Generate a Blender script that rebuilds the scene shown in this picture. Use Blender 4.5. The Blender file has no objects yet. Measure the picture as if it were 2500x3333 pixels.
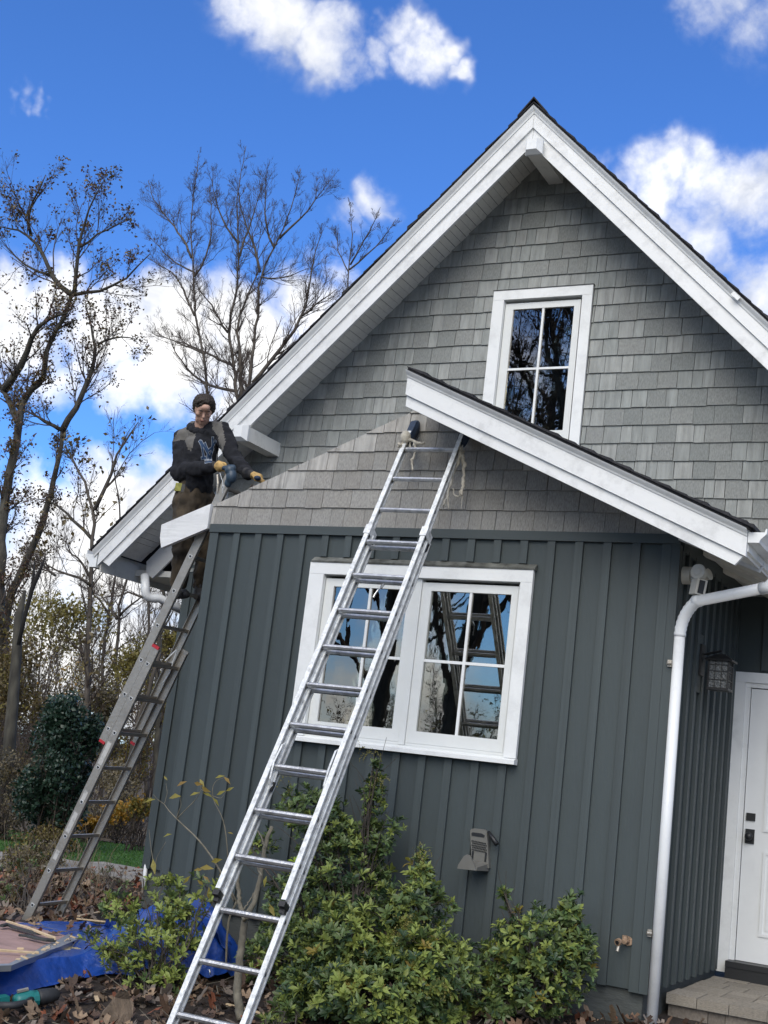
import bpy, math, random
import numpy as np
from mathutils import Vector, Matrix, noise
from mathutils.bvhtree import BVHTree
from mathutils.geometry import tessellate_polygon
random.seed(11); RNG = np.random.default_rng(5)
sc = bpy.context.scene
COL = sc.collection
PI = math.pi
OFF = 1.65                      # everything is laid out about eye level, then lifted onto the ground

# ------------------------------------------------------------------ camera
YAW, PIT, ROL, FPX = math.radians(27.943), math.radians(11.380), math.radians(6.891), 4195.9
cy, sy = math.cos(YAW), math.sin(YAW)
fw = np.array([-sy*math.cos(PIT), cy*math.cos(PIT), math.sin(PIT)])
r0 = np.array([cy, sy, 0.0]); u0 = np.cross(r0, fw)
cr = math.cos(ROL)*r0 + math.sin(ROL)*u0
cu = -math.sin(ROL)*r0 + math.cos(ROL)*u0
cam = bpy.data.objects.new('camera', bpy.data.cameras.new('camera')); COL.objects.link(cam)
cam.matrix_world = Matrix(((cr[0], cu[0], -fw[0], 0), (cr[1], cu[1], -fw[1], 0), (cr[2], cu[2], -fw[2], 0), (0, 0, 0, 1)))
cam.data.sensor_fit = 'HORIZONTAL'; cam.data.sensor_width = 36; cam.data.lens = 36*FPX/2500
cam.data.clip_end = 2000; cam.data.clip_start = 0.1
sc.camera = cam
MI = np.array([cr, -cu, fw])
def A3(*a): return np.array(a, float)
def ray(u, v): return MI.T @ np.array([(u-1250)/FPX, (v-1666.5)/FPX, 1.0])
def at(u, v, Y):                # survey point (photo measurement) at depth Y
    r = ray(u, v); return r*(Y/r[1])
def atz(u, v, z): r = ray(u, v); return r*(z/r[2])
def atx(u, v, x): r = ray(u, v); return r*(x/r[0])
def proj(P):
    q = MI @ np.asarray(P, float); return 1250+FPX*q[0]/q[2], 1666.5+FPX*q[1]/q[2]

# ------------------------------------------------------------------ render settings / light
sc.view_settings.view_transform = 'Standard'; sc.view_settings.look = 'None'
sc.view_settings.exposure = 1.80; sc.view_settings.gamma = 1.0; sc.view_settings.use_curve_mapping = False
SUN_DIR = Vector((0.10, -0.88, 0.66)).normalized()      # towards the sun (veiled by cloud)
sun = bpy.data.lights.new('sun', 'SUN'); sun.energy = 0.98; sun.angle = math.radians(52); sun.color = (1.0, 0.93, 0.80)
so = bpy.data.objects.new('sun', sun); COL.objects.link(so)
so.rotation_euler = SUN_DIR.to_track_quat('Z', 'Y').to_euler()

W = bpy.data.worlds.new('World'); sc.world = W; W.use_nodes = True
nt = W.node_tree; nt.nodes.clear(); N = nt.nodes.new; L = nt.links.new
def wmath(op, a, b=None, c=None, clamp=False):
    n = N('ShaderNodeMath'); n.operation = op; n.use_clamp = clamp
    for i, x in enumerate((a, b, c)):
        if x is None: continue
        if isinstance(x, (int, float)): n.inputs[i].default_value = x
        else: L(x, n.inputs[i])
    return n.outputs[0]
tc = N('ShaderNodeTexCoord'); dirv = tc.outputs['Generated']
sky = N('ShaderNodeTexSky'); sky.sky_type = 'NISHITA'; sky.sun_disc = False
sky.sun_elevation = math.asin(SUN_DIR.z); sky.sun_rotation = math.atan2(SUN_DIR.x, SUN_DIR.y)
sky.air_density = 1.0; sky.dust_density = 0.3; sky.ozone_density = 2.0
gm = N('ShaderNodeGamma'); gm.inputs[1].default_value = 1.0; L(sky.outputs[0], gm.inputs[0])
tint = N('ShaderNodeMix'); tint.data_type = 'RGBA'; tint.blend_type = 'MULTIPLY'; tint.inputs[0].default_value = 1
tint.inputs[7].default_value = (0.218, 0.398, 0.695, 1); L(gm.outputs[0], tint.inputs[6])
# clouds: cumulus banks, each a lobe in a fixed compass direction, their edges broken by noise
def vnoise(scale, detail, rough, vec, dist=0.0, col=False):
    n = N('ShaderNodeTexNoise'); n.inputs['Scale'].default_value = scale; n.inputs['Detail'].default_value = detail
    n.inputs['Roughness'].default_value = rough; n.inputs['Distortion'].default_value = dist; L(vec, n.inputs['Vector'])
    return n.outputs['Color' if col else 'Fac']
big = vnoise(9, 6, .62, dirv, .3); fine = vnoise(30, 8, .62, dirv, .2)
warp = N('ShaderNodeVectorMath'); warp.operation = 'SUBTRACT'; L(vnoise(14, 4, .6, dirv, 0, True), warp.inputs[0]); warp.inputs[1].default_value = (.5, .5, .5)
ws = N('ShaderNodeVectorMath'); ws.operation = 'SCALE'; L(warp.outputs[0], ws.inputs[0]); ws.inputs['Scale'].default_value = .075
wd = N('ShaderNodeVectorMath'); wd.operation = 'ADD'; L(dirv, wd.inputs[0]); L(ws.outputs[0], wd.inputs[1])
BL = [(30,1080,150,1.1),(480,1060,110,1.1),(820,1090,150,1.2),(1020,1030,130,1.1),(200,1250,110,.8),(430,1270,110,.9),(760,1330,110,.9),(1240,560,40,.5),(960,110,100,1),(860,10,100,1),(1240,200,70,.8),(1360,190,90,.9),(720,1700,120,1.1),(300,1560,110,1.0),(90,1600,120,1.0),(2200,540,100,1),(2400,760,60,.5),(2200,760,110,1),(2360,820,70,.8),(790,-30,110,1),(930,60,120,1),(1080,140,115,1),(1160,235,70,.8),(1310,130,75,.9),(1400,220,80,.9),(1500,255,50,.7),
      (20,285,38,.62),(80,292,42,.6),(140,308,42,.68),(200,330,36,.6),(2330,30,110,.6),(2480,90,130,.6),(1190,620,85,.9),(1120,700,70,.7),(1260,650,40,.5),
      (1960,540,60,.5),(2120,600,130,1),(2300,610,140,1),(2440,640,150,1.1),(2280,790,140,1),(2120,700,90,.9),(2480,980,130,1),(2400,900,90,.7),
      (20,980,130,1.1),(190,960,110,1.1),(400,960,80,1),(560,980,110,1.2),(750,1010,130,1.2),(950,960,120,1.2),(1120,900,100,1),
      (330,1100,160,1.1),(600,1180,180,1.2),(850,1200,190,1.2),(80,1150,120,.9),
      (620,1620,170,1.2),(430,1700,180,1.2),(180,1720,200,1.2),(60,1900,160,1.1),(330,1880,150,1.1),(560,1900,200,1.1),(150,2150,230,1.1),(450,2200,250,1.1)]
acc = None
for (u, v, rr, w) in BL:
    if u < 1300 and (900 < v < 1350 or v > 1500): w *= 1.3
    d = Vector(ray(u, v)).normalized(); R = rr/FPX
    n = N('ShaderNodeVectorMath'); n.operation = 'DISTANCE'; L(wd.outputs[0], n.inputs[0]); n.inputs[1].default_value = d
    m = N('ShaderNodeMapRange'); m.interpolation_type = 'SMOOTHSTEP'
    for k, x in ((1, 0.0), (2, R*1.7), (3, w), (4, 0.0)): m.inputs[k].default_value = x
    L(n.outputs['Value'], m.inputs[0])
    acc = m.outputs[0] if acc is None else wmath('MAXIMUM', acc, m.outputs[0])
# the rest of the sky carries the same kind of broken cumulus
view = N('ShaderNodeVectorMath'); view.operation = 'DISTANCE'; L(dirv, view.inputs[0]); view.inputs[1].default_value = Vector(ray(1250, 1100)).normalized()
away = N('ShaderNodeMapRange'); away.interpolation_type = 'SMOOTHSTEP'; L(view.outputs['Value'], away.inputs[0])
for k, x in ((1, .42), (2, .75), (3, 0.0), (4, 1.0)): away.inputs[k].default_value = x
gen = wmath('MULTIPLY', wmath('MULTIPLY_ADD', vnoise(2.6, 3, .55, dirv, .2), 5.0, -1.9, clamp=True), away.outputs[0])
acc = wmath('MAXIMUM', acc, gen)
edge = wmath('ADD', wmath('MULTIPLY_ADD', big, 2.0, -1.0), wmath('MULTIPLY_ADD', fine, 1.25, -.62))
dens = wmath('ADD', acc, edge)
mask = N('ShaderNodeMapRange'); mask.interpolation_type = 'SMOOTHSTEP'; L(dens, mask.inputs[0])
for k, x in ((1, .05), (2, 1.28), (3, 0.0), (4, 1.0)): mask.inputs[k].default_value = x
mask2 = wmath('MULTIPLY', mask.outputs[0], wmath('MULTIPLY_ADD', acc, 2.2, -.12, clamp=True))
ccol = N('ShaderNodeValToRGB'); e = ccol.color_ramp.elements
e[0].position = .36; e[0].color = (2.35, 2.5, 2.85, 1); e[1].position = .60; e[1].color = (4.75, 4.7, 4.6, 1)
L(vnoise(7, 5, .6, wd.outputs[0], .4), ccol.inputs[0])
cm = N('ShaderNodeMix'); cm.data_type = 'RGBA'; L(mask2, cm.inputs[0]); L(tint.outputs[2], cm.inputs[6]); L(ccol.outputs[0], cm.inputs[7])
bg = N('ShaderNodeBackground'); bg.inputs[1].default_value = 0.085; L(cm.outputs[2], bg.inputs[0])
wo = N('ShaderNodeOutputWorld'); L(bg.outputs[0], wo.inputs[0])
W.cycles.sampling_method = 'MANUAL'; W.cycles.sample_map_resolution = 1024

# ------------------------------------------------------------------ helpers
POS = {}
def reg(o, name, parent, kind, label, cat, group, loc=(0, 0, 0)):
    COL.objects.link(o)
    w = Vector(loc)
    if parent is not None:
        o.parent = parent; o.location = w - POS[parent.name]
    else: o.location = w
    POS[o.name] = w
    if kind: o['kind'] = kind
    if label: o['label'] = label
    if cat: o['category'] = cat
    if group: o['group'] = group
    return o
def thing(name, label, cat, loc, group=None):
    return reg(bpy.data.objects.new(name, None), name, None, None, label, cat, group, loc)
def mk(name, verts, faces, mat, parent=None, smooth=False, midx=None, kind=None, label=None, cat=None, group=None, loc=None):
    V = np.asarray(verts, float).reshape(-1, 3)
    if loc is None: loc = POS[parent.name] if parent is not None else Vector(V.mean(axis=0))*0 + Vector((V[:,0].mean(), V[:,1].mean(), V[:,2].min()))
    me = bpy.data.meshes.new(name)
    me.from_pydata((V-np.array(loc)).tolist(), [], faces if isinstance(faces, list) else faces.tolist())
    for m in (mat if isinstance(mat, (list, tuple)) else [mat]): me.materials.append(m)
    if midx is not None: me.polygons.foreach_set('material_index', np.asarray(midx, dtype=np.int32))
    if smooth: me.polygons.foreach_set('use_smooth', np.ones(len(me.polygons), bool))
    me.update()
    return reg(bpy.data.objects.new(name, me), name, parent, kind, label, cat, group, loc)
class MB:
    def __init__(s): s.v = []; s.f = []; s.m = []; s.cm = 0
    def add(s, v, f):
        n = len(s.v); s.v += [tuple(map(float, p)) for p in v]; s.f += [tuple(i+n for i in q) for q in f]; s.m += [s.cm]*len(f); return s
    def box(s, x0, x1, y0, y1, z0, z1):
        return s.add([(x0,y0,z0),(x1,y0,z0),(x1,y1,z0),(x0,y1,z0),(x0,y0,z1),(x1,y0,z1),(x1,y1,z1),(x0,y1,z1)],
                     [(0,3,2,1),(4,5,6,7),(0,1,5,4),(1,2,6,5),(2,3,7,6),(3,0,4,7)])
    def obox(s, c, ax, ay, az, hx, hy, hz):    # oriented box
        c, ax, ay, az = map(np.array, (c, ax, ay, az)); v = []
        for k in (-1, 1):
            for (i, j) in ((-1,-1),(1,-1),(1,1),(-1,1)): v.append(c+ax*hx*i+ay*hy*j+az*hz*k)
        return s.add(v, [(0,3,2,1),(4,5,6,7),(0,1,5,4),(1,2,6,5),(2,3,7,6),(3,0,4,7)])
    def prism(s, poly, y0, y1):                 # polygon in x,z extruded along y
        n = len(poly); v = [(p[0], y0, p[1]) for p in poly]+[(p[0], y1, p[1]) for p in poly]
        f = [tuple(range(n)), tuple(range(2*n-1, n-1, -1))]+[(i, i+n, (i+1) % n+n, (i+1) % n) for i in range(n)]
        return s.add(v, f)
    def loft(s, rings, cap=True, closed=True):
        n = len(rings[0]); v = [p for r in rings for p in r]; f = []
        for k in range(len(rings)-1):
            for i in range(n if closed else n-1):
                j = (i+1) % n; f.append((k*n+i, k*n+j, (k+1)*n+j, (k+1)*n+i))
        if cap: f.append(tuple(range(n-1, -1, -1))); f.append(tuple(range((len(rings)-1)*n, len(rings)*n)))
        return s.add(v, f)
    def tube(s, pts, rad, n=8, cap=True):
        P = np.array(pts, float); R = np.broadcast_to(np.asarray(rad, float), (len(P),)); T = np.gradient(P, axis=0)
        T /= np.linalg.norm(T, axis=1)[:, None]+1e-9
        a = np.array([0, 0, 1.0]) if abs(T[0][2]) < .8 else np.array([1.0, 0, 0]); rings = []
        for p, t, r in zip(P, T, R):
            a = a-t*(a@t); a /= np.linalg.norm(a)+1e-9; b = np.cross(t, a)
            rings.append([p+r*(math.cos(2*PI*k/n)*a+math.sin(2*PI*k/n)*b) for k in range(n)])
        return s.loft(rings, cap)
    def sphere(s, c, r, n=10, m=7):
        c = np.array(c, float); r = np.array(r if hasattr(r, '__len__') else (r, r, r), float); v = []; f = []
        for i in range(1, m):
            for k in range(n):
                a = PI*i/m; v.append(c+r*np.array([math.sin(a)*math.cos(2*PI*k/n), math.sin(a)*math.sin(2*PI*k/n), math.cos(a)]))
        v += [c+r*np.array([0, 0, 1]), c-r*np.array([0, 0, 1])]
        for i in range(m-2):
            for k in range(n): f.append((i*n+k, (i+1)*n+k, (i+1)*n+(k+1) % n, i*n+(k+1) % n))
        for k in range(n): f.append((len(v)-2, k, (k+1) % n)); f.append((len(v)-1, (m-2)*n+(k+1) % n, (m-2)*n+k))
        return s.add(v, f)
    def make(s, name, mat, parent=None, **kw): return mk(name, s.v, s.f, mat, parent, midx=s.m if isinstance(mat, (list, tuple)) else None, **kw)

# ---- materials
MATS = {}
def mat(name, col, rough=.6, var=.15, scale=6.0, bump=.0, bscale=40.0, metal=0.0, stretch=(1, 1, 1), objvar=0.0, col2=None, spec=.5, detail=4, trans=None, coord='Object', dirt=0.0, dscale=3.0):
    m = bpy.data.materials.new(name); m.use_nodes = True; t = m.node_tree; n = t.nodes; l = t.links
    b = n['Principled BSDF']; b.inputs['Roughness'].default_value = rough; b.inputs['Metallic'].default_value = metal
    b.inputs['Specular IOR Level'].default_value = spec
    tcx = n.new('ShaderNodeTexCoord'); mp = n.new('ShaderNodeMapping'); mp.inputs['Scale'].default_value = stretch
    oi = n.new('ShaderNodeObjectInfo'); geo = n.new('ShaderNodeNewGeometry')
    ra = n.new('ShaderNodeMath'); ra.operation = 'ADD'; l.new(oi.outputs['Random'], ra.inputs[0]); l.new(geo.outputs['Random Per Island'], ra.inputs[1])
    fr = n.new('ShaderNodeMath'); fr.operation = 'FRACT'; l.new(ra.outputs[0], fr.inputs[0])
    off = n.new('ShaderNodeCombineXYZ'); k = n.new('ShaderNodeMath'); k.operation = 'MULTIPLY'; l.new(fr.outputs[0], k.inputs[0]); k.inputs[1].default_value = 37.0 if objvar else 0.0
    l.new(k.outputs[0], off.inputs[0]); l.new(k.outputs[0], off.inputs[2])
    va = n.new('ShaderNodeVectorMath'); l.new(tcx.outputs[coord], va.inputs[0]); l.new(off.outputs[0], va.inputs[1]); l.new(va.outputs[0], mp.inputs[0])
    ns = n.new('ShaderNodeTexNoise'); ns.inputs['Scale'].default_value = scale; ns.inputs['Detail'].default_value = detail; l.new(mp.outputs[0], ns.inputs['Vector'])
    rp = n.new('ShaderNodeMapRange'); l.new(ns.outputs['Fac'], rp.inputs[0])
    for i, x in ((1, .3), (2, .7), (3, 1-var), (4, 1+var)): rp.inputs[i].default_value = x
    val = rp.outputs[0]
    if objvar:
        q = n.new('ShaderNodeMapRange'); l.new(fr.outputs[0], q.inputs[0])
        for i, x in ((1, 0), (2, 1), (3, 1-objvar), (4, 1+objvar)): q.inputs[i].default_value = x
        mm = n.new('ShaderNodeMath'); mm.operation = 'MULTIPLY'; l.new(val, mm.inputs[0]); l.new(q.outputs[0], mm.inputs[1]); val = mm.outputs[0]
    if dirt:
        dn = n.new('ShaderNodeTexNoise'); dn.inputs['Scale'].default_value = dscale; dn.inputs['Detail'].default_value = 7; dn.inputs['Roughness'].default_value = .7; l.new(tcx.outputs[coord], dn.inputs['Vector'])
        dr = n.new('ShaderNodeMapRange'); l.new(dn.outputs['Fac'], dr.inputs[0])
        for i, x in ((1, .5), (2, .72), (3, 1.0), (4, 1-dirt)): dr.inputs[i].default_value = x
        mm = n.new('ShaderNodeMath'); mm.operation = 'MULTIPLY'; l.new(val, mm.inputs[0]); l.new(dr.outputs[0], mm.inputs[1]); val = mm.outputs[0]
    base = n.new('ShaderNodeMix'); base.data_type = 'RGBA'; base.inputs[6].default_value = (*col, 1); base.inputs[7].default_value = (*(col2 or col), 1)
    l.new((fr.outputs[0] if (col2 and objvar) else ns.outputs['Fac']), base.inputs[0])
    sc_ = n.new('ShaderNodeVectorMath'); sc_.operation = 'SCALE'; l.new(base.outputs[2], sc_.inputs[0]); l.new(val, sc_.inputs['Scale'])
    l.new(sc_.outputs[0], b.inputs['Base Color'])
    if bump:
        bn = n.new('ShaderNodeTexNoise'); bn.inputs['Scale'].default_value = bscale; bn.inputs['Detail'].default_value = 5; l.new(mp.outputs[0], bn.inputs['Vector'])
        bp = n.new('ShaderNodeBump'); bp.inputs['Strength'].default_value = bump; bp.inputs['Distance'].default_value = .01; l.new(bn.outputs['Fac'], bp.inputs['Height']); l.new(bp.outputs[0], b.inputs['Normal'])
    if trans:
        tr = n.new('ShaderNodeBsdfTranslucent'); l.new(sc_.outputs[0], tr.inputs[0]); mx = n.new('ShaderNodeMixShader'); mx.inputs[0].default_value = trans
        l.new(b.outputs[0], mx.inputs[1]); l.new(tr.outputs[0], mx.inputs[2]); l.new(mx.outputs[0], n['Material Output'].inputs[0])
    MATS[name] = m; return m
siding = mat('slate siding paint', (.040,.053,.056), .60, .16, 1.0, .12, 60, stretch=(1,1,.25), dirt=.10, dscale=2)
batm = mat('slate batten paint', (.046,.060,.063), .58, .14, 1.6, .12, 60, stretch=(1,1,.25), objvar=.08)
found = mat('foundation grey paint', (.062,.070,.069), .8, .14, 4, .6, 18, stretch=(1,1,2.5))
white = mat('white trim paint', (.74,.76,.76), .42, .03, 3, .10, 30, dirt=.16, dscale=5)
whitec = mat('weathered white rake paint', (.72,.735,.735), .45, .05, 2, .12, 25, stretch=(1,1,1), dirt=.30, dscale=4)
sashm = mat('off white sash paint', (.66,.68,.67), .38, .03, 3, .08, 30, dirt=.08, dscale=6)
soffitm = mat('cream soffit boards', (.80,.79,.73), .5, .05, 3, .1, 20, objvar=.03, dirt=.22, dscale=8)
shu = mat('grey stained cedar shingles', (.275,.295,.287), .78, .20, 9, .8, 45, stretch=(3,1,.35), objvar=.10, col2=(.278,.288,.278), dirt=.12, dscale=14)
shf = mat('weathered cedar shingles', (.40,.385,.355), .8, .26, 9, .9, 45, stretch=(3,1,.35), objvar=.13, col2=(.335,.332,.315), dirt=.18, dscale=12)
under = mat('dark underlay', (.02,.021,.022), .9, .1)
asph = mat('black asphalt shingles', (.028,.028,.032), .95, .3, 60, .8, 150, objvar=.3)
flash = mat('stained lead flashing', (.16,.165,.15), .5, .5, 9, .3, 30, metal=.3, dirt=.7, dscale=14)
alu = mat('bright mill aluminium', (.56,.57,.58), .33, .16, 14, .25, 60, metal=.85, stretch=(1,1,1), dirt=.35, dscale=16)
aluw = mat('painted scuffed aluminium flange', (.70,.72,.72), .45, .18, 26, .35, 70, metal=.2, dirt=.50, dscale=28)
alud = mat('dull weathered aluminium', (.38,.355,.31), .45, .18, 10, .25, 50, metal=.6, dirt=.3, dscale=10)
black = mat('black plastic', (.012,.013,.015), .45, .1)
navy = mat('navy rubber pad', (.018,.035,.07), .7, .2, 20)
red = mat('red cap', (.42,.02,.03), .5, .1)
rag = mat('frayed off white cloth', (.50,.47,.40), .95, .25, 30, .8, 80)
pvc = mat('white downspout metal', (.72,.74,.75), .32, .03, 3, .06, 20, dirt=.15, dscale=6)
glassy = mat('lantern seeded glass', (.11,.12,.125), .15, .4, 60, .6, 80)
brass = mat('weathered brass', (.34,.235,.16), .5, .35, 50, .4, 90, metal=.35)
plast = mat('grey beige plastic', (.13,.128,.116), .5, .06, 10)
stone = mat('tumbled tan paver stone', (.30,.27,.225), .85, .2, 12, .7, 50, objvar=.14, dirt=.35, dscale=9)
stone2 = mat('grey brown wall block', (.19,.165,.14), .9, .2, 14, .8, 60, objvar=.12, dirt=.3, dscale=9)
barkd = mat('dark lichen bark', (.030,.027,.022), .9, .45, 9, .8, 35, stretch=(1,1,.3), col2=(.062,.058,.044))
barkb = mat('grey brown bark', (.048,.039,.031), .9, .35, 9, .8, 35, stretch=(1,1,.3), col2=(.080,.069,.056))
twigm = mat('twig bark', (.058,.044,.036), .9, .3, 9)
barkl = mat('sapling grey bark', (.16,.145,.11), .85, .35, 20, .6, 60, stretch=(1,1,.5))
def leafm(name, c, c2=None, tr=.25, rough=.45, var=.3): return mat(name, c, rough, .12, 20, objvar=var, col2=c2 or c, trans=tr, spec=.4)
lf_y = leafm('yellow green shoot leaves', (.31,.36,.085), (.20,.26,.065), .3)
lf_g = leafm('mid green glossy leaves', (.140,.190,.062), (.075,.125,.046), .2, .38)
lf_d = leafm('dark green leaves', (.042,.075,.032), (.026,.052,.024), .12, .4)
lf_ev = leafm('blue green evergreen leaves', (.026,.056,.034), (.015,.034,.022), .08, .4)
lf_bud = leafm('yellow flower bud strings', (.27,.24,.065), (.20,.19,.05), .3)
lf_o = leafm('olive brown autumn leaves', (.15,.105,.036), (.08,.066,.028), .25)
lf_r = leafm('dark russet hanging leaves', (.12,.055,.035), (.07,.04,.028), .3)
lf_gold = leafm('golden autumn leaves', (.42,.25,.03), (.30,.15,.02), .4)
lf_ol = leafm('yellow olive foliage', (.29,.235,.055), (.17,.155,.045), .35)
lf_yl = leafm('yellowing drooping leaves', (.36,.33,.06), (.22,.14,.04), .4)
dead = [mat('fallen leaf %s' % n, c, .75, .2, 40, .5, 90, objvar=.35) for n, c in (('brown', (.12,.072,.045)), ('tan', (.22,.155,.10)), ('dark', (.045,.030,.024)), ('rust', (.20,.065,.03)), ('grey', (.17,.14,.115)), ('umber', (.075,.046,.032)))]
soil = mat('dark mulch soil', (.030,.022,.017), .95, .5, 30, 1.0, 60)
lawnm = mat('lawn soil green', (.034,.085,.018), .95, .3, 8, .5, 80)
grassm = leafm('grass blades', (.075,.175,.032), (.045,.120,.026), .3)
woods = mat('leafy woodland floor', (.060,.048,.028), .95, .5, 3, 1, 30, col2=(.09,.06,.03))
slab = mat('pale flagstone', (.27,.25,.21), .85, .18, 5, .5, 30, objvar=.08, dirt=.3, dscale=6)
tarpm = mat('crinkled blue tarpaulin', (.008,.050,.27), .34, .30, 5, .9, 22, dirt=.3, dscale=6, spec=.6)
plym = mat('faded pink board', (.40,.26,.225), .8, .12, 6, .3, 40, stretch=(.4,2,1), dirt=.35, dscale=5)
plyy = mat('pale yellow plywood', (.50,.42,.24), .7, .12, 8, .2, 30)
wood = mat('fresh split wood', (.55,.42,.26), .7, .15, 20)
gmetal = mat('bent grey flashing', (.36,.38,.40), .35, .1, 8, .1, 20, metal=.5)
teal = mat('teal tool plastic', (.010,.155,.150), .4, .1)
rubber = mat('dark grey tool rubber', (.022,.024,.027), .6, .2, 30)
slates = mat('torn dark shingle strip', (.045,.048,.048), .9, .25, 40, .6, 90)
barkc = mat('bark chunk', (.16,.12,.085), .9, .3, 9, 1.0, 30, stretch=(1,3,1))
skin = mat('skin', (.50,.31,.23), .55, .08, 12)
hairm = mat('dark brown hair', (.026,.018,.012), .6, .35, 60, .9, 160, stretch=(1,1,.3))
hoodm = mat('black fleece', (.009,.010,.014), .95, .25, 12, .5, 60)
hoodg = mat('grey fleece panel', (.125,.120,.110), .95, .15, 12, .5, 60)
pantm = mat('worn brown work trousers', (.028,.023,.017), .95, .5, 9, .7, 26, col2=(.068,.050,.030))
glovem = mat('tan leather glove', (.46,.30,.11), .75, .2, 20, .4, 60)
gloved = mat('grey glove back', (.028,.028,.030), .85, .2, 30)
bootm = mat('black work boot', (.02,.02,.022), .7, .3, 20, .4, 50)
logow = mat('white embroidered outline', (.27,.30,.34), .8, .1)
logob = mat('blue embroidered letters', (.020,.050,.11), .85, .15)
hiviz = mat('yellow tape case', (.22,.22,.03), .5, .3, 40)
drillm = mat('blue grey tool casing', (.030,.055,.085), .45, .15)
doorm = mat('pale grey painted door', (.72,.74,.745), .4, .03, 2, .05, 20, dirt=.06, dscale=3)
blind = mat('grey green roller blind', (.22,.24,.20), .8, .08, 3)
room = mat('dim interior', (.05,.052,.05), .9, .2)
gl = bpy.data.materials.new('window glass'); gl.use_nodes = True
t = gl.node_tree; n = t.nodes; l = t.links; n.clear()
o_ = n.new('ShaderNodeOutputMaterial'); mx = n.new('ShaderNodeMixShader'); gg = n.new('ShaderNodeBsdfGlossy'); gg.inputs['Roughness'].default_value = 0.0; gg.inputs[0].default_value = (1,.93,.82,1)
tp = n.new('ShaderNodeBsdfTransparent'); tp.inputs[0].default_value = (.55,.6,.58,1)
fz = n.new('ShaderNodeFresnel'); fz.inputs[0].default_value = 2.1
tcx = n.new('ShaderNodeTexCoord'); bn = n.new('ShaderNodeTexNoise'); bn.inputs['Scale'].default_value = 2.5; bn.inputs['Detail'].default_value = 2; l.new(tcx.outputs['Object'], bn.inputs['Vector'])
bp = n.new('ShaderNodeBump'); bp.inputs['Strength'].default_value = .010; bp.inputs['Distance'].default_value = .02; l.new(bn.outputs['Fac'], bp.inputs['Height']); l.new(bp.outputs[0], gg.inputs['Normal'])
ad = n.new('ShaderNodeMath'); ad.operation = 'ADD'; ad.inputs[1].default_value = .10; l.new(fz.outputs[0], ad.inputs[0])
l.new(ad.outputs[0], mx.inputs[0]); l.new(tp.outputs[0], mx.inputs[1]); l.new(gg.outputs[0], mx.inputs[2]); l.new(mx.outputs[0], o_.inputs[0])

UNIT = {}
def unit(kind, m):
    key = (kind, m.name)
    if key not in UNIT:
        me = bpy.data.meshes.new(kind)
        yt = .62 if kind == 'wedge' else 0.0
        me.from_pydata([(0,0,0),(1,0,0),(1,1,0),(0,1,0),(0,yt,1),(1,yt,1),(1,1,1),(0,1,1)], [], [(0,3,2,1),(4,5,6,7),(0,1,5,4),(1,2,6,5),(2,3,7,6),(3,0,4,7)])
        me.materials.append(m); UNIT[key] = me
    return UNIT[key]
def piece(name, parent, b, m, kind='box', label=None):
    x0, x1, y0, y1, z0, z1 = b
    o = bpy.data.objects.new(name, unit(kind, m)); reg(o, name, parent, None, label, None, None, (x0, y0, z0)); o.scale = (x1-x0, y1-y0, z1-z0)
    return o
def clip(poly, a, b, c):        # keep a*x+b*z+c >= 0
    out = []
    for i in range(len(poly)):
        p, q = poly[i], poly[(i+1) % len(poly)]; dp = a*p[0]+b*p[1]+c; dq = a*q[0]+b*q[1]+c
        if dp >= 0: out.append(p)
        if (dp >= 0) != (dq >= 0):
            t_ = dp/(dp-dq); out.append((p[0]+t_*(q[0]-p[0]), p[1]+t_*(q[1]-p[1])))
    return out

# ------------------------------------------------------------------ ground
def gz(x, y): 
    z = -1.32-.035*min(16.0, max(0.0, -2.2-x))-.12*min(3.2, max(0.0, 8.2-y))
    return z
def atg(u, v, h=0.0):
    lo_, hi_ = .05, 400.0; r = ray(u, v); r = r/np.linalg.norm(r)
    for _ in range(60):
        m_ = (lo_+hi_)/2; p = r*m_
        if p[2] > gz(p[0], p[1])+h: lo_ = m_
        else: hi_ = m_
    return r*lo_
def sl_noise(x, y, s, a): return a*noise.noise(Vector((x*s, y*s, 3.3)))
gv = []; gf = []; xs = list(np.concatenate([-np.geomspace(400, 16, 14), np.linspace(-15, 3, 73), np.geomspace(4, 400, 12)])); ys = list(np.concatenate([-np.geomspace(400, 4, 12), np.linspace(-3, 20, 70), np.geomspace(22, 500, 14)]))
for y in ys:
    for x in xs:
        near = 1.0 if (-16 < x < 4 and -3 < y < 20) else 0
        gv.append((x, y, gz(x, y)+near*sl_noise(x, y, 1.7, .03)+near*sl_noise(x, y, 7, .012)-.01))
nx = len(xs)
for j in range(len(ys)-1):
    for i in range(nx-1): gf.append((j*nx+i, j*nx+i+1, (j+1)*nx+i+1, (j+1)*nx+i))
ground = mk('ground', gv, gf, soil, None, smooth=True, kind='structure', loc=(-4, 8, -1.7))
def sheet(name, poly, m, dz, n=14, kind='structure', label=None):
    P = [Vector((x, y, 0)) for x, y in poly]; v = []; f = []
    for j in range(n+1):
        for i in range(n+1):
            s, t_ = i/n, j/n; p = P[0].lerp(P[1], s).lerp(P[3].lerp(P[2], s), t_); v.append((p.x, p.y, gz(p.x, p.y)+dz))
    for j in range(n):
        for i in range(n): f.append((j*(n+1)+i, j*(n+1)+i+1, (j+1)*(n+1)+i+1, (j+1)*(n+1)+i))
    return mk(name, v, f, m, None, smooth=True, kind=kind)

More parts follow.
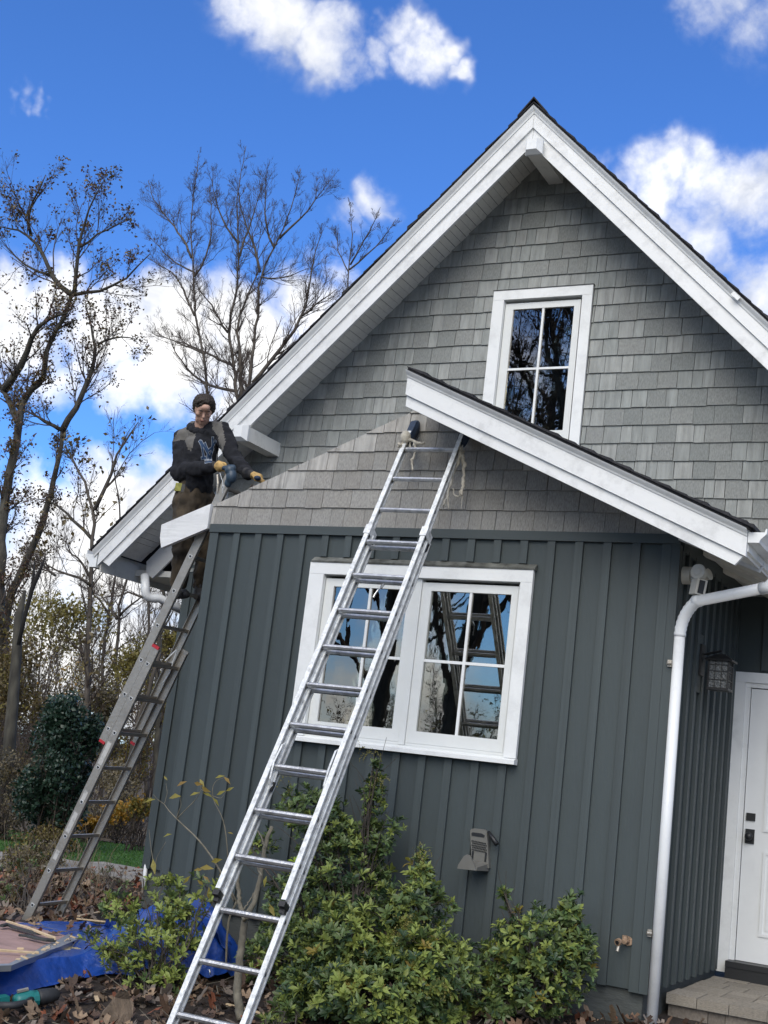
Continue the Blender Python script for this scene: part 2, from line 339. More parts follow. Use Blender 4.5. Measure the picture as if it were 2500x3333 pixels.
# ------------------------------------------------------------------ house
YF = 8.395; YM = 10.37; XL, XR = -5.98, -2.206; XC = -7.63; ZB = -1.14; ZT = 1.72
house = thing('house', 'gabled house with slate board and batten walls, grey shingled gables and white trim', 'house', (-4, 9.4, -1.45))
def wall(name, segs, m=siding):
    b = MB()
    for s in segs: b.box(*s)
    return b.make(name, m, house)
wx0, wx1, wz0, wz1 = -4.90, -3.27, .19, 1.43
front_wall = wall('front_wall', [(XL+.003, wx0, YF, YF+.10, ZB, 1.79), (wx1, XR-.003, YF, YF+.10, ZB, 1.79), (wx0, wx1, YF, YF+.10, ZB, wz0), (wx0, wx1, YF, YF+.10, wz1, 1.79)])
side_wall = wall('side_wall', [(XR-.10, XR-.001, YF+.102, YM-.002, ZB, 1.95)]); wall('side_wall', [(XL+.001, XL+.1, YF+.102, YM-.002, ZB, 1.9)])
fb = MB(); fb.box(XL+.03, XR-.0255, YF+.03, YF+.15, -2.0, ZB-.002); fb.box(XR-.16, XR-.025, YF+.031, YM+.1, -2.0, ZB-.003); fb.box(XC+.03, XL+.1, YM+.03, YM+.15, -2.1, ZB-.002)
fb.make('foundation', found, house)
uw = (-4.50, -3.755, 3.02, 4.375)
def slopeM(x): return 6.04-1.005*abs(x+4.165)
b = MB(); S = 5.90-0.0
def gable_poly(x0, x1, z0, dz): 
    p = [(x0, z0), (x1, z0), (x1, 9), (x0, 9)]
    p = clip(p, 1.005, -1, 5.95+dz+1.005*4.165); return clip(p, -1.005, -1, 5.95+dz-1.005*4.165)
for (x0, x1, z0, z1) in ((XC, uw[0], ZB, 9), (uw[1], 1.6, 1.79, 9), (uw[0], uw[1], ZB, uw[2]), (uw[0], uw[1], uw[3], 9)):
    p = gable_poly(x0, x1, z0, 0)
    if z1 < 9: p = clip(p, 0, -1, z1)
    b.prism(p, YM, YM+.15)
b.box(XC, XC+.1, YM+.16, 18, ZB, 2.2)
main_wall = b.make('main_wall', siding, house)
b = MB(); b.box(XR+.001, -2.11, YM, YM+.12, ZB, 1.85); b.box(-2.11, 1.6, YM, YM+.12, 1.0, 1.80); b.box(-1.14, 1.6, YM, YM+.12, ZB, 1.0)
door_wall = b.make('door_wall', siding, house)

# battens
nb = 0
for k in range(-3, 14):
    x1 = -3.067-.2025*k; x0 = x1-.057
    if x1 > -5.02 and x0 < -3.19:
        piece('batten', front_wall, (x0, x1, 8.371, YF, 1.553, ZT+.001), batm); piece('batten', front_wall, (x0, x1, 8.371, YF, ZB+.004, .157), batm)
    else: piece('batten', front_wall, (x0, x1, 8.371, YF, ZB-.004+.006*random.random(), ZT+.001), batm)
piece('corner_board', front_wall, (XR-.105, XR-.042, 8.372, YF, ZB-.012, ZT), batm); piece('corner_board', front_wall, (XR-.040, XR+.018, 8.370, YF+.04, ZB-.012, ZT), batm)
piece('corner_board', front_wall, (XL-.005, XL+.075, 8.372, YF+.02, ZB-.01, ZT), batm)
piece('belt_board', front_wall, (XL-.008, XR+.012, 8.362, YF, ZT, 1.786), batm)
for k in range(9):
    y0 = 8.60+.2*k
    piece('batten', side_wall, (XR, XR+.025, y0, y0+.057, ZB-.003, ZT-.005), batm)
piece('belt_board', side_wall, (XR, XR+.022, YF+.06, YM-.03, ZT-.03, 1.80), batm)
piece('corner_board', side_wall, (XR, XR+.02, YF+.042, YF+.11, ZB-.01, ZT-.031), batm)
piece('batten', side_wall, (XR, XR+.018, YM-.06, YM-.003, ZB, ZT), batm)
for x in (-7.62, -7.42, -7.22, -7.02, -6.82, -6.62, -6.42, -6.22):
    piece('corner_board' if x < -7.6 else 'batten', main_wall, (x, x+(.09 if x < -7.6 else .057), YM-.02, YM, ZB, ZT), batm)
piece('belt_board', main_wall, (XC-.01, XL-.01, YM-.026, YM, ZT, 1.79), batm)
for x in (-2.0, -1.8, -1.6, -1.4, -1.2): piece('batten', door_wall, (x, x+.057, YM-.018, YM, 1.13, 1.7), batm)

# cedar shingles: each one a wedge, butts uneven, gaps of a few millimetres
shp = []
def shingle_rows(z0, e, rows, xa, xb, yb, cutL, cutR, holes, wall_, wmin=.085, wmax=.19):
    for r_ in range(rows):
        za = z0+e*r_; x = xa-random.random()*.1
        while x < xb:
            w = random.uniform(wmin, wmax) if random.random() > .12 else random.uniform(wmax, wmax*1.35)
            g_ = .0022+random.random()*.0040
            x0, x1 = max(x, xa)+g_, min(x+w, xb); x += w
            if x1-x0 < .02: continue
            zz = za+random.uniform(-.005, .003)
            poly = [(x0, zz), (x1, zz), (x1, za+e+.012), (x0, za+e+.012)]
            full = True
            for (a, bb, c_) in (cutL, cutR):
                if a is None: continue
                q = clip(poly, a, bb, c_)
                if len(q) != 4 or any(abs(q[i][0]-poly[i][0])+abs(q[i][1]-poly[i][1]) > 1e-6 for i in range(4)): full = False
                poly = q
                if len(poly) < 3: break
            if len(poly) < 3: continue
            parts = [poly]
            for (hx0, hx1, hz0, hz1) in holes:
                out = []
                for p in parts:
                    xs_ = [q[0] for q in p]; zs_ = [q[1] for q in p]
                    if max(xs_) <= hx0 or min(xs_) >= hx1 or max(zs_) <= hz0 or min(zs_) >= hz1: out.append(p); continue
                    full = False
                    for cset in ([(-1, 0, hx0)], [(1, 0, -hx1)], [(1, 0, -hx0), (-1, 0, hx1), (0, -1, hz0)], [(1, 0, -hx0), (-1, 0, hx1), (0, 1, -hz1)]):
                        q = p
                        for c3 in cset: q = clip(q, *c3) if len(q) > 2 else q
                        if len(q) > 2 and (max(a_[0] for a_ in q)-min(a_[0] for a_ in q)) > .004 and (max(a_[1] for a_ in q)-min(a_[1] for a_ in q)) > .004: out.append(q)
                parts = out
            for p in parts: shp.append((wall_, p, full, yb, za, e, zz))
lg_apex = 2.79
def lowL(x): return lg_apex-.446*abs(x+4.093)
lower_gable = MB(); lower_gable.prism([(XL+.03, 1.787), (XR-.03, 1.787), (XR-.03, lowL(XR)), (-4.093, lg_apex), (XL+.03, lowL(XL))], YF+.003, YF+.11)
lower_gable = lower_gable.make('lower_gable', under, house)
upper_gable = MB()
for (x0, x1, z0, z1) in ((XC, uw[0], 1.79, 9), (uw[1], 1.6, 1.79, 9), (uw[0], uw[1], 1.79, uw[2]), (uw[0], uw[1], uw[3], 9)):
    p = gable_poly(x0, x1, z0, -.02)
    if z1 < 9: p = clip(p, 0, -1, z1)
    upper_gable.prism(p, YM-.006, YM-.001)
upper_gable = upper_gable.make('upper_gable', under, house)
shingle_rows(1.785, .1495, 8, XL-.022, XR+.01, YF, (.446, -1, lg_apex+.446*4.093), (-.446, -1, lg_apex-.446*4.093), [], 'low')
shingle_rows(1.72+.1597*0, .1597, 28, XC, -0.9, YM-.007, (1.005, -1, 5.92+1.005*4.165), (-1.005, -1, 5.92-1.005*4.165), [(-4.612, -3.645, 2.80, 4.47)], 'up')
shp = [s for s in shp if not (s[0] == 'up' and (max(q[1] for q in s[1]) < 1.8))]
def depth_(s):
    p = s[1][0]; u, v = proj((p[0], s[3], p[1])); inside = -40 < u < 2560 and -40 < v < 3400
    hidden = s[0] == 'up' and XL < p[0] < XR and p[1] < lowL(p[0])+.02
    A = (max(q[0] for q in s[1])-min(q[0] for q in s[1]))
    return (0 if (inside and not hidden) else 1000)+s[3]-A*4
shp.sort(key=depth_)
rest = {'low': MB(), 'up': MB()}
def wedge(poly, yb, za, e, t0=.022, t1=.008):
    n_ = len(poly); f = lambda z: yb-(t0+(t1-t0)*(z-za)/e); v = [(p[0], f(p[1]), p[1]) for p in poly]+[(p[0], yb, p[1]) for p in poly]
    return v, [tuple(range(n_)), tuple(range(2*n_-1, n_-1, -1))]+[(i, i+n_, (i+1) % n_+n_, (i+1) % n_) for i in range(n_)]
for i, (w_, p, full, yb, za, e_, zz) in enumerate(shp):
    par = lower_gable if w_ == 'low' else upper_gable; m = shf if w_ == 'low' else shu
    if i < 298:
        if full: piece('shingle', par, (p[0][0], p[1][0], yb-.022, yb, p[0][1], p[2][1]), m, 'wedge')
        else:
            v, f = wedge(p, yb, za, e_); mk('shingle', v, f, m, par)
    else:
        rest[w_].add(*wedge(p, yb, za, e_))
if rest['low'].v: rest['low'].make('shingles', shf, lower_gable, kind='stuff')
if rest['up'].v: rest['up'].make('shingles', shu, upper_gable, kind='stuff')

# windows
def ring(b, o, i, y0, y1):
    (a0, a1, c0, c1), (x0, x1, z0, z1) = o, i
    b.box(a0, x0, y0, y1, c0, c1); b.box(x1, a1, y0, y1, c0, c1); b.box(x0, x1, y0, y1, c0, z0); b.box(x0, x1, y0, y1, z1, c1); return b
def window(name, outer, opening, sashes, yw, cas, label, sill=True, flash_=True):
    (ox0, ox1, oz0, oz1), (ix0, ix1, iz0, iz1) = outer, opening
    w = ring(MB(), (ix0-.02, ix1+.02, iz0-.02, iz1+.02), (ix0, ix1, iz0, iz1), yw-.005, yw+.09).make(name, sashm, house, label=label)
    c = MB(); y0 = yw-.034
    c.box(ox0, ix0-.003, y0, yw, iz0-.01, iz1+.003); c.box(ix1+.003, ox1, y0, yw, iz0-.01, iz1+.003); c.box(ox0, ox1, y0-.001, yw, iz1+.004, oz1)
    if not sill: c.box(ox0, ox1, y0-.001, yw, oz0, iz0-.011)
    c.make('casing', white, w)
    if sill:
        s = MB(); s.loft([[(x, y0+.006, iz0-.012), (x, y0-.032, iz0-.024), (x, y0-.032, oz0+.002), (x, yw, oz0), (x, yw, iz0-.012)] for x in (ox0-.002, ox1+.004)]); s.make('sill', white, w)
    if flash_:
        f = MB(); f.loft([[(x, y0-.008, oz1+.001), (x, y0-.012, oz1+.012), (x, yw+.001, oz1+.047), (x, yw+.004, oz1+.001)] for x in (ox0+.01, ox1+.012)]); f.make('head_flashing', flash, w)
    for (so_, g, mv, mh) in sashes:
        sx = ring(MB(), so_, g, yw+.004, yw+.045)
        sx.make('sash', sashm, w)
        for (a, b_) in ((g[0], mv), (mv, g[1])):
            for (c0, c1) in ((g[2], mh), (mh, g[3])): piece('pane', w, (a+.001, b_-.001, yw+.022, yw+.026, c0+.001, c1-.001), gl)
        mm = MB(); mm.box(mv-.010, mv+.010, yw+.008, yw+.021, g[2], g[3]); mm.box(g[0], mv-.0105, yw+.009, yw+.021, mh-.010, mh+.010); mm.box(mv+.0105, g[1], yw+.009, yw+.021, mh-.010, mh+.010); mm.make('muntin', white, w)
    return w
wf = window('window', (-5.004, -3.200, .158, 1.503), (-4.874, -3.292, .212, 1.412),
       [((-4.870, -4.108, .232, 1.390), (-4.797, -4.174, .318, 1.330), -4.484, .824), ((-4.058, -3.312, .232, 1.390), (-3.984, -3.361, .318, 1.330), -3.672, .824)], YF-.012, .1, 'wide double white casement window in the slate wall')
ms = MB(); ms.box(-4.106, -4.060, YF-.020, YF+.05, .214, 1.411); ms.box(-4.873, -4.107, YF-.006, YF+.05, .213, .231); ms.box(-4.059, -3.293, YF-.006, YF+.05, .213, .231); ms.box(-3.311, -3.293, YF-.006, YF+.05, .2315, 1.411); ms.make('mullion', sashm, wf)
wu = window('window', (-4.606, -3.652, 2.87, 4.463), (-4.494, -3.748, 2.98, 4.368), [((-4.490, -3.766, 2.985, 4.345), (-4.411, -3.826, 3.125, 4.287), -4.120, 3.709)], YM-.016, .1, 'single white casement window high in the gable', sill=False, flash_=False)
piece('head_flashing', wu, (-4.612, -3.644, YM-.056, YM-.01, 4.4635, 4.471), black)
piece('roller_blind', wu, (-4.48, -3.76, YM+.055, YM+.06, 4.055, 4.36), blind); piece('tag', wu, (-3.93, -3.89, YM+.048, YM+.052, 4.19, 4.26), white)
rb = MB(); rb.box(-4.95, -3.22, YF+.12, YF+1.3, .1, 1.5); rb.box(-4.55, -3.70, YM+.16, YM+1.2, 2.9, 4.45); rr = rb.make('interior', room, house)
for p in rr.data.polygons: pass
import bmesh
bm = bmesh.new(); bm.from_mesh(rr.data); bmesh.ops.delete(bm, geom=[f for f in bm.faces if abs(f.normal.y) > .9 and (f.calc_center_median().y+9.4 < YF+.2 or abs(f.calc_center_median().y+9.4-YM-.16) < .05)], context='FACES'); bm.to_mesh(rr.data); bm.free()

# main roof: deck, shingle courses, rake boards, soffit
XA = -4.165; K = 1.005
def off(x, d): return 6.04-d-K*abs(x-XA)
def band(x0, x1, d0, d1, y0, y1):     # sloping strip (one side of the ridge) between vertical offsets d0,d1
    return MB().prism([(x0, off(x0, d1)), (x1, off(x1, d1)), (x1, off(x1, d0)), (x0, off(x0, d0))], y0, y1)
roof = MB(); roof.prism([(-8.33, off(-8.33, .055)), (XA, off(XA, .055)), (XA, off(XA, .03)), (-8.33, off(-8.33, .03))], 9.765, 17); roof.prism([(XA+.001, off(XA, .055)), (1.8, off(1.8, .055)), (1.8, off(1.8, .03)), (XA+.001, off(XA, .03))], 9.765, 17)
roof = roof.make('roof', asph, house)
# tabs seen edge-on along the rakes, every course stepping proud of the next
cs = .142; nL = int((8.34-4.165)*math.sqrt(1+K*K)/cs)
for side in (-1, 1):
    for k in range(nL+1 if side < 0 else 30):
        s0 = k*cs+random.uniform(-.006, .006); s1 = s0+cs*1.25; q = math.sqrt(1+K*K)
        xa, xb = XA+side*s0/q, XA+side*s1/q
        if side < 0 and xb < -8.36: xb = -8.36
        lift = .010+random.random()*.010+(.02 if random.random() < .1 else 0)
        p = [(xa, off(xa, .031)), (xb, off(xb, .031)), (xb, off(xb, .031)+lift+.008), (xa, off(xa, .031)+.006)]
        if side > 0: p = p[::-1]
        MB().prism(p, 9.745+random.random()*.012, 16.9).make('shingle_course', asph, roof)
cap = MB()
cap.loft([[(XA-.14, y, off(XA-.14, .002)), (XA, y, 6.062), (XA+.14, y, off(XA+.14, .002)), (XA+.14, y, off(XA+.14, .02)), (XA, y, 6.045), (XA-.14, y, off(XA-.14, .02))] for y in (9.742, 16.8)]); cap.make('ridge_cap', asph, roof)
def crown(x0, x1, f, yb, name, d0, d1, parent):
    b = MB(); rings = []
    for x in (x0, x1):
        rings.append([(x, yb-.048, f(x, d0)), (x, yb-.040, f(x, d0+(d1-d0)*.25)), (x, yb-.018, f(x, d0+(d1-d0)*.7)), (x, yb-.012, f(x, d1)), (x, yb, f(x, d1)), (x, yb, f(x, d0))])
    return b.loft(rings).make(name, white, parent)
crown(-8.335, XA, off, 9.80, 'crown_moulding', .0555, .122, house); crown(XA+.0015, 1.8, off, 9.80, 'crown_moulding', .0555, .122, house)
# the loose crown joint on the right-hand rake
jx = -2.30; pz = off(jx, .10); MB().obox((jx+.045, 9.748, off(jx+.045, .088)), (.707, 0, -.707), (0, 1, 0), (.707, 0, .707), .040, .004, .016).make('lifted_trim_end', whitec, house)
def rake(x0, x1, d0, d1, y0, y1, nm, m, ends=None):
    p = [(x0, off(x0, d1)), (x1, off(x1, d1)), (x1, off(x1, d0)), (x0, off(x0, d0))]
    if ends: p = ends
    return MB().prism(p, y0, y1).make(nm, m, house)
rake(-8.28, XA-.0015, .123, .255, 9.795, 9.83, 'upper_rake_board', whitec); rake(XA+.0015, 1.8, .123, .255, 9.795, 9.83, 'upper_rake_board', whitec)
rake(0, 0, 0, 0, 9.815, 9.845, 'lower_rake_board', whitec, [(-8.235, off(-8.235, .255)), (-8.15, 1.653), (XA-.0015, off(XA, .42)), (XA-.0015, off(XA, .256))])
rake(XA+.0015, 1.8, .256, .42, 9.815, 9.845, 'lower_rake_board', whitec)
# soffit boards run square to the rake
q = math.sqrt(1+K*K); bw = .139; sb = MB()
for (a, b_) in ((.002, .067), (.0695, .1365)): sb.obox(((a+b_)/2, 0, 0), (1, 0, 0), (0, 1, 0), (0, 0, 1), (b_-a)/2, .2615, .006)
sbm = bpy.data.meshes.new('soffit_board'); sbm.from_pydata(sb.v, [], sb.f); sbm.materials.append(soffitm)
soff = MB(); soff.prism([(-8.2, off(-8.2, .17)), (XA, off(XA, .17)), (XA, off(XA, .14)), (-8.2, off(-8.2, .14))], 9.846, YM-.005); soff.prism([(XA, off(XA, .17)), (1.8, off(1.8, .17)), (1.8, off(1.8, .14)), (XA, off(XA, .14))], 9.846, YM-.005)
soff = soff.make('soffit', under, house)
for side in (-1, 1):
    for k in range(40 if side < 0 else 24):
        s = .03+k*bw; o = bpy.data.objects.new('soffit_board', sbm); x = XA+side*s/q
        if x < -8.1: break
        reg(o, 'soffit_board', soff, None, None, None, None, (x, 10.108, off(x, .178))); o.rotation_euler = (0, math.atan(K) if side > 0 else PI-math.atan(K), 0)
MB().prism([(-8.20, off(-8.2, .185)), (-8.10, off(-8.10, .185)), (-8.10, off(-8.10, .172)), (-8.20, off(-8.2, .172))], 9.85, YM-.01).make('eave_closure', soffitm, house)
# white board tail following the soffit down past the house corner
MB().prism([(-8.105, 1.80), (-8.085, 1.68), (-8.0, 1.634), (-7.25, 2.395), (-7.25, 2.68)], YM-.045, YM-.022).make('tail_board', whitec, house)
# eave soffit and fascia on the left flank
b = MB(); b.prism([(-8.27, 1.66), (-7.63, 1.66+.0), (-7.63, 1.72), (-8.27, 1.72)], YM+.02, 17); b.box(-8.29, -8.272, 9.85, 17, 1.60, 1.80); b.make('eave_soffit', soffitm, house)
def gutter(prof, y0, y1, nm):
    g = MB(); g.loft([[(x, y, z) for x, z in prof] for y in (y0, y1)]); return g.make(nm, white, house)
gutter([(-8.30, 1.635), (-8.385, 1.635), (-8.395, 1.68), (-8.44, 1.735), (-8.44, 1.80), (-8.43, 1.80), (-8.425, 1.76), (-8.31, 1.76), (-8.30, 1.80)], 9.80, 16.9, 'gutter')
# knee beams
def beam(x0, x1, z0, z1, yf, label):
    b = MB(); b.box(x0, x1, yf+.07, YM-.008, z0, z1); b.make('knee_beam', soffitm, house, label=label)
    c = MB(); g = .012
    c.loft([[(x0-g, y, z0-g), (x1+g, y, z0-g), (x1+g, y, z1+g), (x0-g, y, z1+g)] for y in (yf+.068, yf+.045)]+[[(x0+.012, yf, z0+.02), (x1-.03, yf, z0+.02), (x1-.03, yf, z1-.004), (x0+.012, yf, z1-.004)]])
    c.make('beam_cap', white, house)
zp = at(1712, 453, 9.70)[2]
beam(-4.181, -4.045, 5.500, max(zp, 5.62), 9.70, 'white beam end under the ridge')
B_ = at(910, 1488, YM-.01); T_ = at(918, 1444, YM-.01)
beam(B_[0]-.136, B_[0], B_[2], B_[2]+.135, 9.70, 'white beam end at the left of the gable')

# low gable roof in front
XB = -4.093; KB = .452
def lo(x, d): return 2.862-d-KB*(x-XB)
YR = 7.85; XE = -1.63
b = MB(); b.prism([(XB, lo(XB, .04)), (XE, lo(XE, .04)), (XE, lo(XE, .02)), (XB, lo(XB, .02))], YR-.035, YM-.01)
b.prism([(-5.96, lowL(-5.96)-.01), (XB-.01, lg_apex-.012), (XB-.01, lg_apex-.10), (-5.96, lowL(-5.96)-.10)], YF+.11, YM-.01)
b.make('low_roof', asph, house)
low_roof = bpy.data.objects['low_roof']
qb = math.sqrt(1+KB*KB)
for k in range(20):
    s0 = k*.14+random.uniform(-.01, .01); xa = XB+s0/qb; xb = min(XB+(s0+.18)/qb, XE+.03)
    if xa > XE-.03: break
    lift = .008+random.random()*.012
    MB().prism([(xb, lo(xb, .021)), (xa, lo(xa, .021)), (xa, lo(xa, .021)+.006), (xb, lo(xb, .021)+lift+.006)], YR-.062+random.random()*.012, YM-.02).make('shingle_course', asph, low_roof)
crown(XB-.012, XE-.015, lo, YR, 'crown_moulding', .0405, .085, house)
MB().prism([(XB-.01, lo(XB, .21)), (-1.648, lo(-1.648, .21)), (-1.645, lo(-1.645, .086)), (XB-.01, lo(XB-.01, .086))], YR-.006, YR+.03).make('upper_rake_board', whitec, house)
MB().prism([(XB-.008, lo(XB, .292)), (-1.715, lo(-1.715, .292)), (-1.665, lo(-1.665, .211)), (XB-.008, lo(XB, .211))], YR+.014, YR+.045).make('lower_rake_board', whitec, house)
b = MB(); b.prism([(XB, lo(XB, .20)), (-1.66, lo(-1.66, .20)), (-1.66, lo(-1.66, .05)), (XB, lo(XB, .05))], YR+.046, YM-.02)
lsof = b.make('low_soffit', soffitm, house)
b = MB(); b.box(XE-.03, XE-.012, YR+.032, YM-.02, 1.585, 1.72); b.make('fascia_board', white, house)
MB().prism([(XR+.005, 1.745), (-1.665, 1.545), (-1.635, 1.60), (-1.69, 1.70), (XR+.005, 1.95)], 8.352, 8.39).make('tail_board', whitec, house)
for yy in (8.95, 9.6): MB().prism([(XR+.03, 1.765), (-1.72, 1.575), (-1.69, 1.62), (XR+.03, 1.84)], yy, yy+.10).make('rafter_tail', soffitm, house)
gutter([(-1.643, 1.635), (-1.575, 1.635), (-1.568, 1.655), (-1.532, 1.69), (-1.53, 1.722), (-1.538, 1.722), (-1.545, 1.70), (-1.635, 1.70), (-1.643, 1.722)], YR+.005, YM-.03, 'gutter')
# porch ceiling and the wall closing the entry recess on its right (just outside the frame)

# downspouts
ds = MB(); dx, dy = -2.152, 8.38
ds.tube([(dx, dy, -1.42), (dx, dy, 1.10)], .0355, 18)
ds.make('downspout', pvc, house, smooth=True, label='round white downspout running down the slate corner')
dsp = bpy.data.objects['downspout']
el = MB(); pts = []; rad = []
_a = Vector((dx, dy, 1.10)); _b = Vector((dx, dy, 1.255)); _c = Vector(at(2268, 1957, 8.33)); _e = Vector(at(2482, 1915, 8.18))
for k in range(17):
    t_ = k/16; p_ = _a.lerp(_b, t_).lerp(_b.lerp(_c, t_), t_); pts.append(tuple(p_)); rad.append(.038+(.0026 if k % 2 else -.0012))
el.tube(pts, rad, 18); el.make('elbow', pvc, dsp, smooth=True)
ddir = (_e-_c).normalized()
ar = MB(); ar.tube([_c-ddir*.02, _c+ddir*.025, _c+ddir*.0255, _e], [.041, .041, .036, .036], 18); ar.make('offset_pipe', pvc, dsp, smooth=True)
ar = MB(); ar.tube([_e-ddir*.01, _e+ddir*.05, _e+ddir*.09+Vector((0, 0, .05)), _e+ddir*.09+Vector((0, 0, .22))], [.041, .041, .040, .038], 18); ar.make('upper_elbow', pvc, dsp, smooth=True)
for z in (.92, -.78):
    s_ = MB(); s_.box(XR-.006, XR+.02, dy-.030, dy-.012, z-.022, z+.022); s_.tube([(dx-.06, dy-.045, z), (dx-.035, dy-.03, z)], .012, 8); s_.make('strap', alud, dsp)
lp = MB(); q1, q2, q3, q4 = [at(*k, y_) for k, y_ in (((471, 1873), 10.15), ((474, 1915), 10.12), ((520, 1948), 10.25), ((600, 1990), 10.46))]
P = [Vector(q1), Vector(q2)]
for k in range(1, 9):
    t_ = k/9; P.append(Vector(q2).lerp(Vector((q2[0], q2[1], q3[2]-.03)), 1-(1-t_)**2).lerp(Vector(q3), t_*t_))
P += [Vector(q3), Vector(q4)]
lp.tube(P, .043, 16); lp.make('downspout', pvc, house, smooth=True, label='curved white downspout under the left eave')
b5 = at(476, 2812, YM+.0); b6 = at(468, 2890, YM-.03)
MB().tube([b5, b6], .020, 12).make('drain_pipe', pvc, house, smooth=True, label='white drain pipe end at the left corner')

# door
fd = -2.062; zd0, zd1 = -1.055, .985
dr = MB(); dr.box(fd, -1.15, YM-.012, YM+.03, zd0, zd1)
door = dr.make('door', doorm, house, label='pale painted panel entry door')
cb = MB(); cb.box(-2.198, -2.108, YM-.034, YM, -1.155, 1.03); cb.box(-2.198, -1.02, YM-.035, YM, 1.031, 1.11); cb.box(-1.11, -1.02, YM-.034, YM, -1.155, 1.03); cb.make('door_casing', white, house)
cb = MB(); cb.box(-2.107, fd-.006, YM-.022, YM+.03, -1.06, .992); cb.box(-2.107, -1.11, YM-.021, YM+.03, .993, 1.030); cb.make('door_jamb', white, house)
MB().box(-2.107, -1.11, YM-.16, YM+.05, -1.10, -1.058).box(-2.107, -1.11, YM-.15, YM+.05, -1.19, -1.101).make('threshold', black, house)
def pan(u, v, wd, h, up):
    p = at(u, v, YM-.013); x0 = p[0]; z0 = p[2] if up else p[2]-h; b = MB()
    ring(b, (x0, x0+wd, z0, z0+h), (x0+.022, x0+wd-.022, z0+.022, z0+h-.022), YM-.022, YM-.0125); b.box(x0+.045, x0+wd-.045, YM-.018, YM-.0125, z0+.045, z0+h-.045)
    b.make('door_panel', doorm, door)
MB().box(-2.107, -1.11, YM+.031, YM+.05, -1.06, 1.03).make('door_gap_backing', black, door)  # black sheet added behind the slab, keeps bright sky out of the gap
pan(2484, 2707.7, .29, .85, True); pan(2485.3, 2772.8, .29, .62, False)
def bb(u0, v0, u1, v1, y): a = at(u0, v0, y); c = at(u1, v1, y); return a[0], c[0], min(a[2], c[2]), max(a[2], c[2])
x0, x1, z0, z1 = bb(2430.4, 2645, 2458, 2673, YM-.02); MB().box(x0, x1, YM-.027, YM-.013, z0, z1).make('deadbolt', black, door)
x0, x1, z0, z1 = bb(2427.5, 2697, 2454, 2748, YM-.02); kn = MB().box(x0, x1, YM-.025, YM-.013, z0, z1).make('knob_plate', black, door)
k_ = MB(); k_.tube([((x0+x1)/2, YM-.024, (z0+z1)/2), ((x0+x1)/2, YM-.06, (z0+z1)/2)], .012, 10); k_.sphere(((x0+x1)/2, YM-.07, (z0+z1)/2), (.031, .022, .031), 12, 8); k_.make('knob', black, door, smooth=True)

# stone entry step
P0 = atx(2169.4, 3230.8, XR+.01); ystep, zst = float(P0[1]), float(P0[2])
step = thing('entry_step', 'tan tumbled stone step in front of the pale entry door', 'step', (-1.7, ystep, -1.42))
x = XR+.012; i = 0
for w_ in (.20, .205, .24, .22, .26, .2, .25, .22, .24, .2):
    o = piece('cap_stone', step, (x+.002, x+w_-.002, ystep-.005+random.uniform(-.006, .006), ystep+.30, zst-.066+random.uniform(-.002, .002), zst+random.uniform(-.003, .002)), stone); x += w_
x = XR+.02
for w_ in (.262, .11, .25, .2, .28, .16, .25, .2, .3): piece('wall_block', step, (x+.002, x+w_-.002, ystep+.03+random.uniform(-.004, .004), ystep+.2, -1.55, zst-.068), stone2); x += w_
y = ystep+.303
while y < YM-.16:
    h = min(random.choice((.14, .2, .27)), YM-.15-y); x = XR+.022-.0*random.random()
    while x < 0.2:
        w_ = random.choice((.14, .2, .27)); piece('paver', step, (x+.003, x+w_-.003, y+.003, y+h-.003, zst-.066, zst+random.uniform(-.004, .002)), stone); x += w_
    y += h
piece('bedding', step, (XR+.03, .2, ystep+.05, YM-.02, -1.5, zst-.014), stone2)

# ------------------------------------------------------------------ ladders
def rail(name, parent, o, d, e, n, i0, i1, pitch, m, off_n, dep=.056, fl=.031, mf=None, cap=None):
    b = MB(); c = o+d*pitch*(i0+i1)/2+n*off_n; hl = pitch*(i1-i0)/2
    b.obox(c, e, n, d, .0025, dep/2-.003, hl)
    w = b.make(name, m, parent)
    f = MB()
    for s in (-1, 1): f.obox(c+n*s*(dep/2), e, n, d, fl/2, .0022, hl); f.obox(c+n*s*(dep/2-.006)+e*(fl/2-.0015), e, n, d, .0015, .004, hl); f.obox(c+n*s*(dep/2-.006)-e*(fl/2-.0015), e, n, d, .0015, .004, hl)
    return w, f.make('flange', mf or m, parent)
def rung(parent, p, e, n, d, w, m, r=.0165, flat=False):
    ring_ = []
    for k in range(16):
        a = 2*PI*k/16; rr_ = r*(1+.07*(k % 2)); x_ = rr_*math.cos(a); y_ = rr_*math.sin(a)
        if flat: y_ = max(y_, -r*.35)
        ring_.append((x_, y_))
    b = MB(); b.loft([[p+e*s+n*x_+d*y_ for x_, y_ in ring_] for s in (0, w)]); return b.make('rung', m, parent)
O1 = A3(-4.23291686, 8.33972406, 2.60459557); d1 = A3(.02500615, -.49941343, -.86600284); e1 = A3(.99825529, .05882506, -.00509871); n1 = A3(-.05348903, .86436441, -.50001308); w1 = .3915
lad1 = thing('extension_ladder', 'bright aluminium extension ladder leaning across the wide window', 'ladder', tuple(O1+d1*.305*15.8))
for s in (-.0155, w1+.0155):
    rail('rail', lad1, O1+e1*s, d1, e1, n1, .45, 12.72, .305, alu, 0, mf=aluw)
    rail('rail', lad1, O1+e1*s+e1*(.004 if s > 0 else .012), d1, e1, n1, 3.72, 15.85, .305, alu, .060, mf=aluw)
for i in range(1, 13): rung(lad1, O1+d1*.305*i, e1, n1, d1, w1, alu)
for i in range(4, 16): rung(lad1, O1+d1*.305*i+n1*.058+e1*.006, e1, n1, d1, w1, alu)
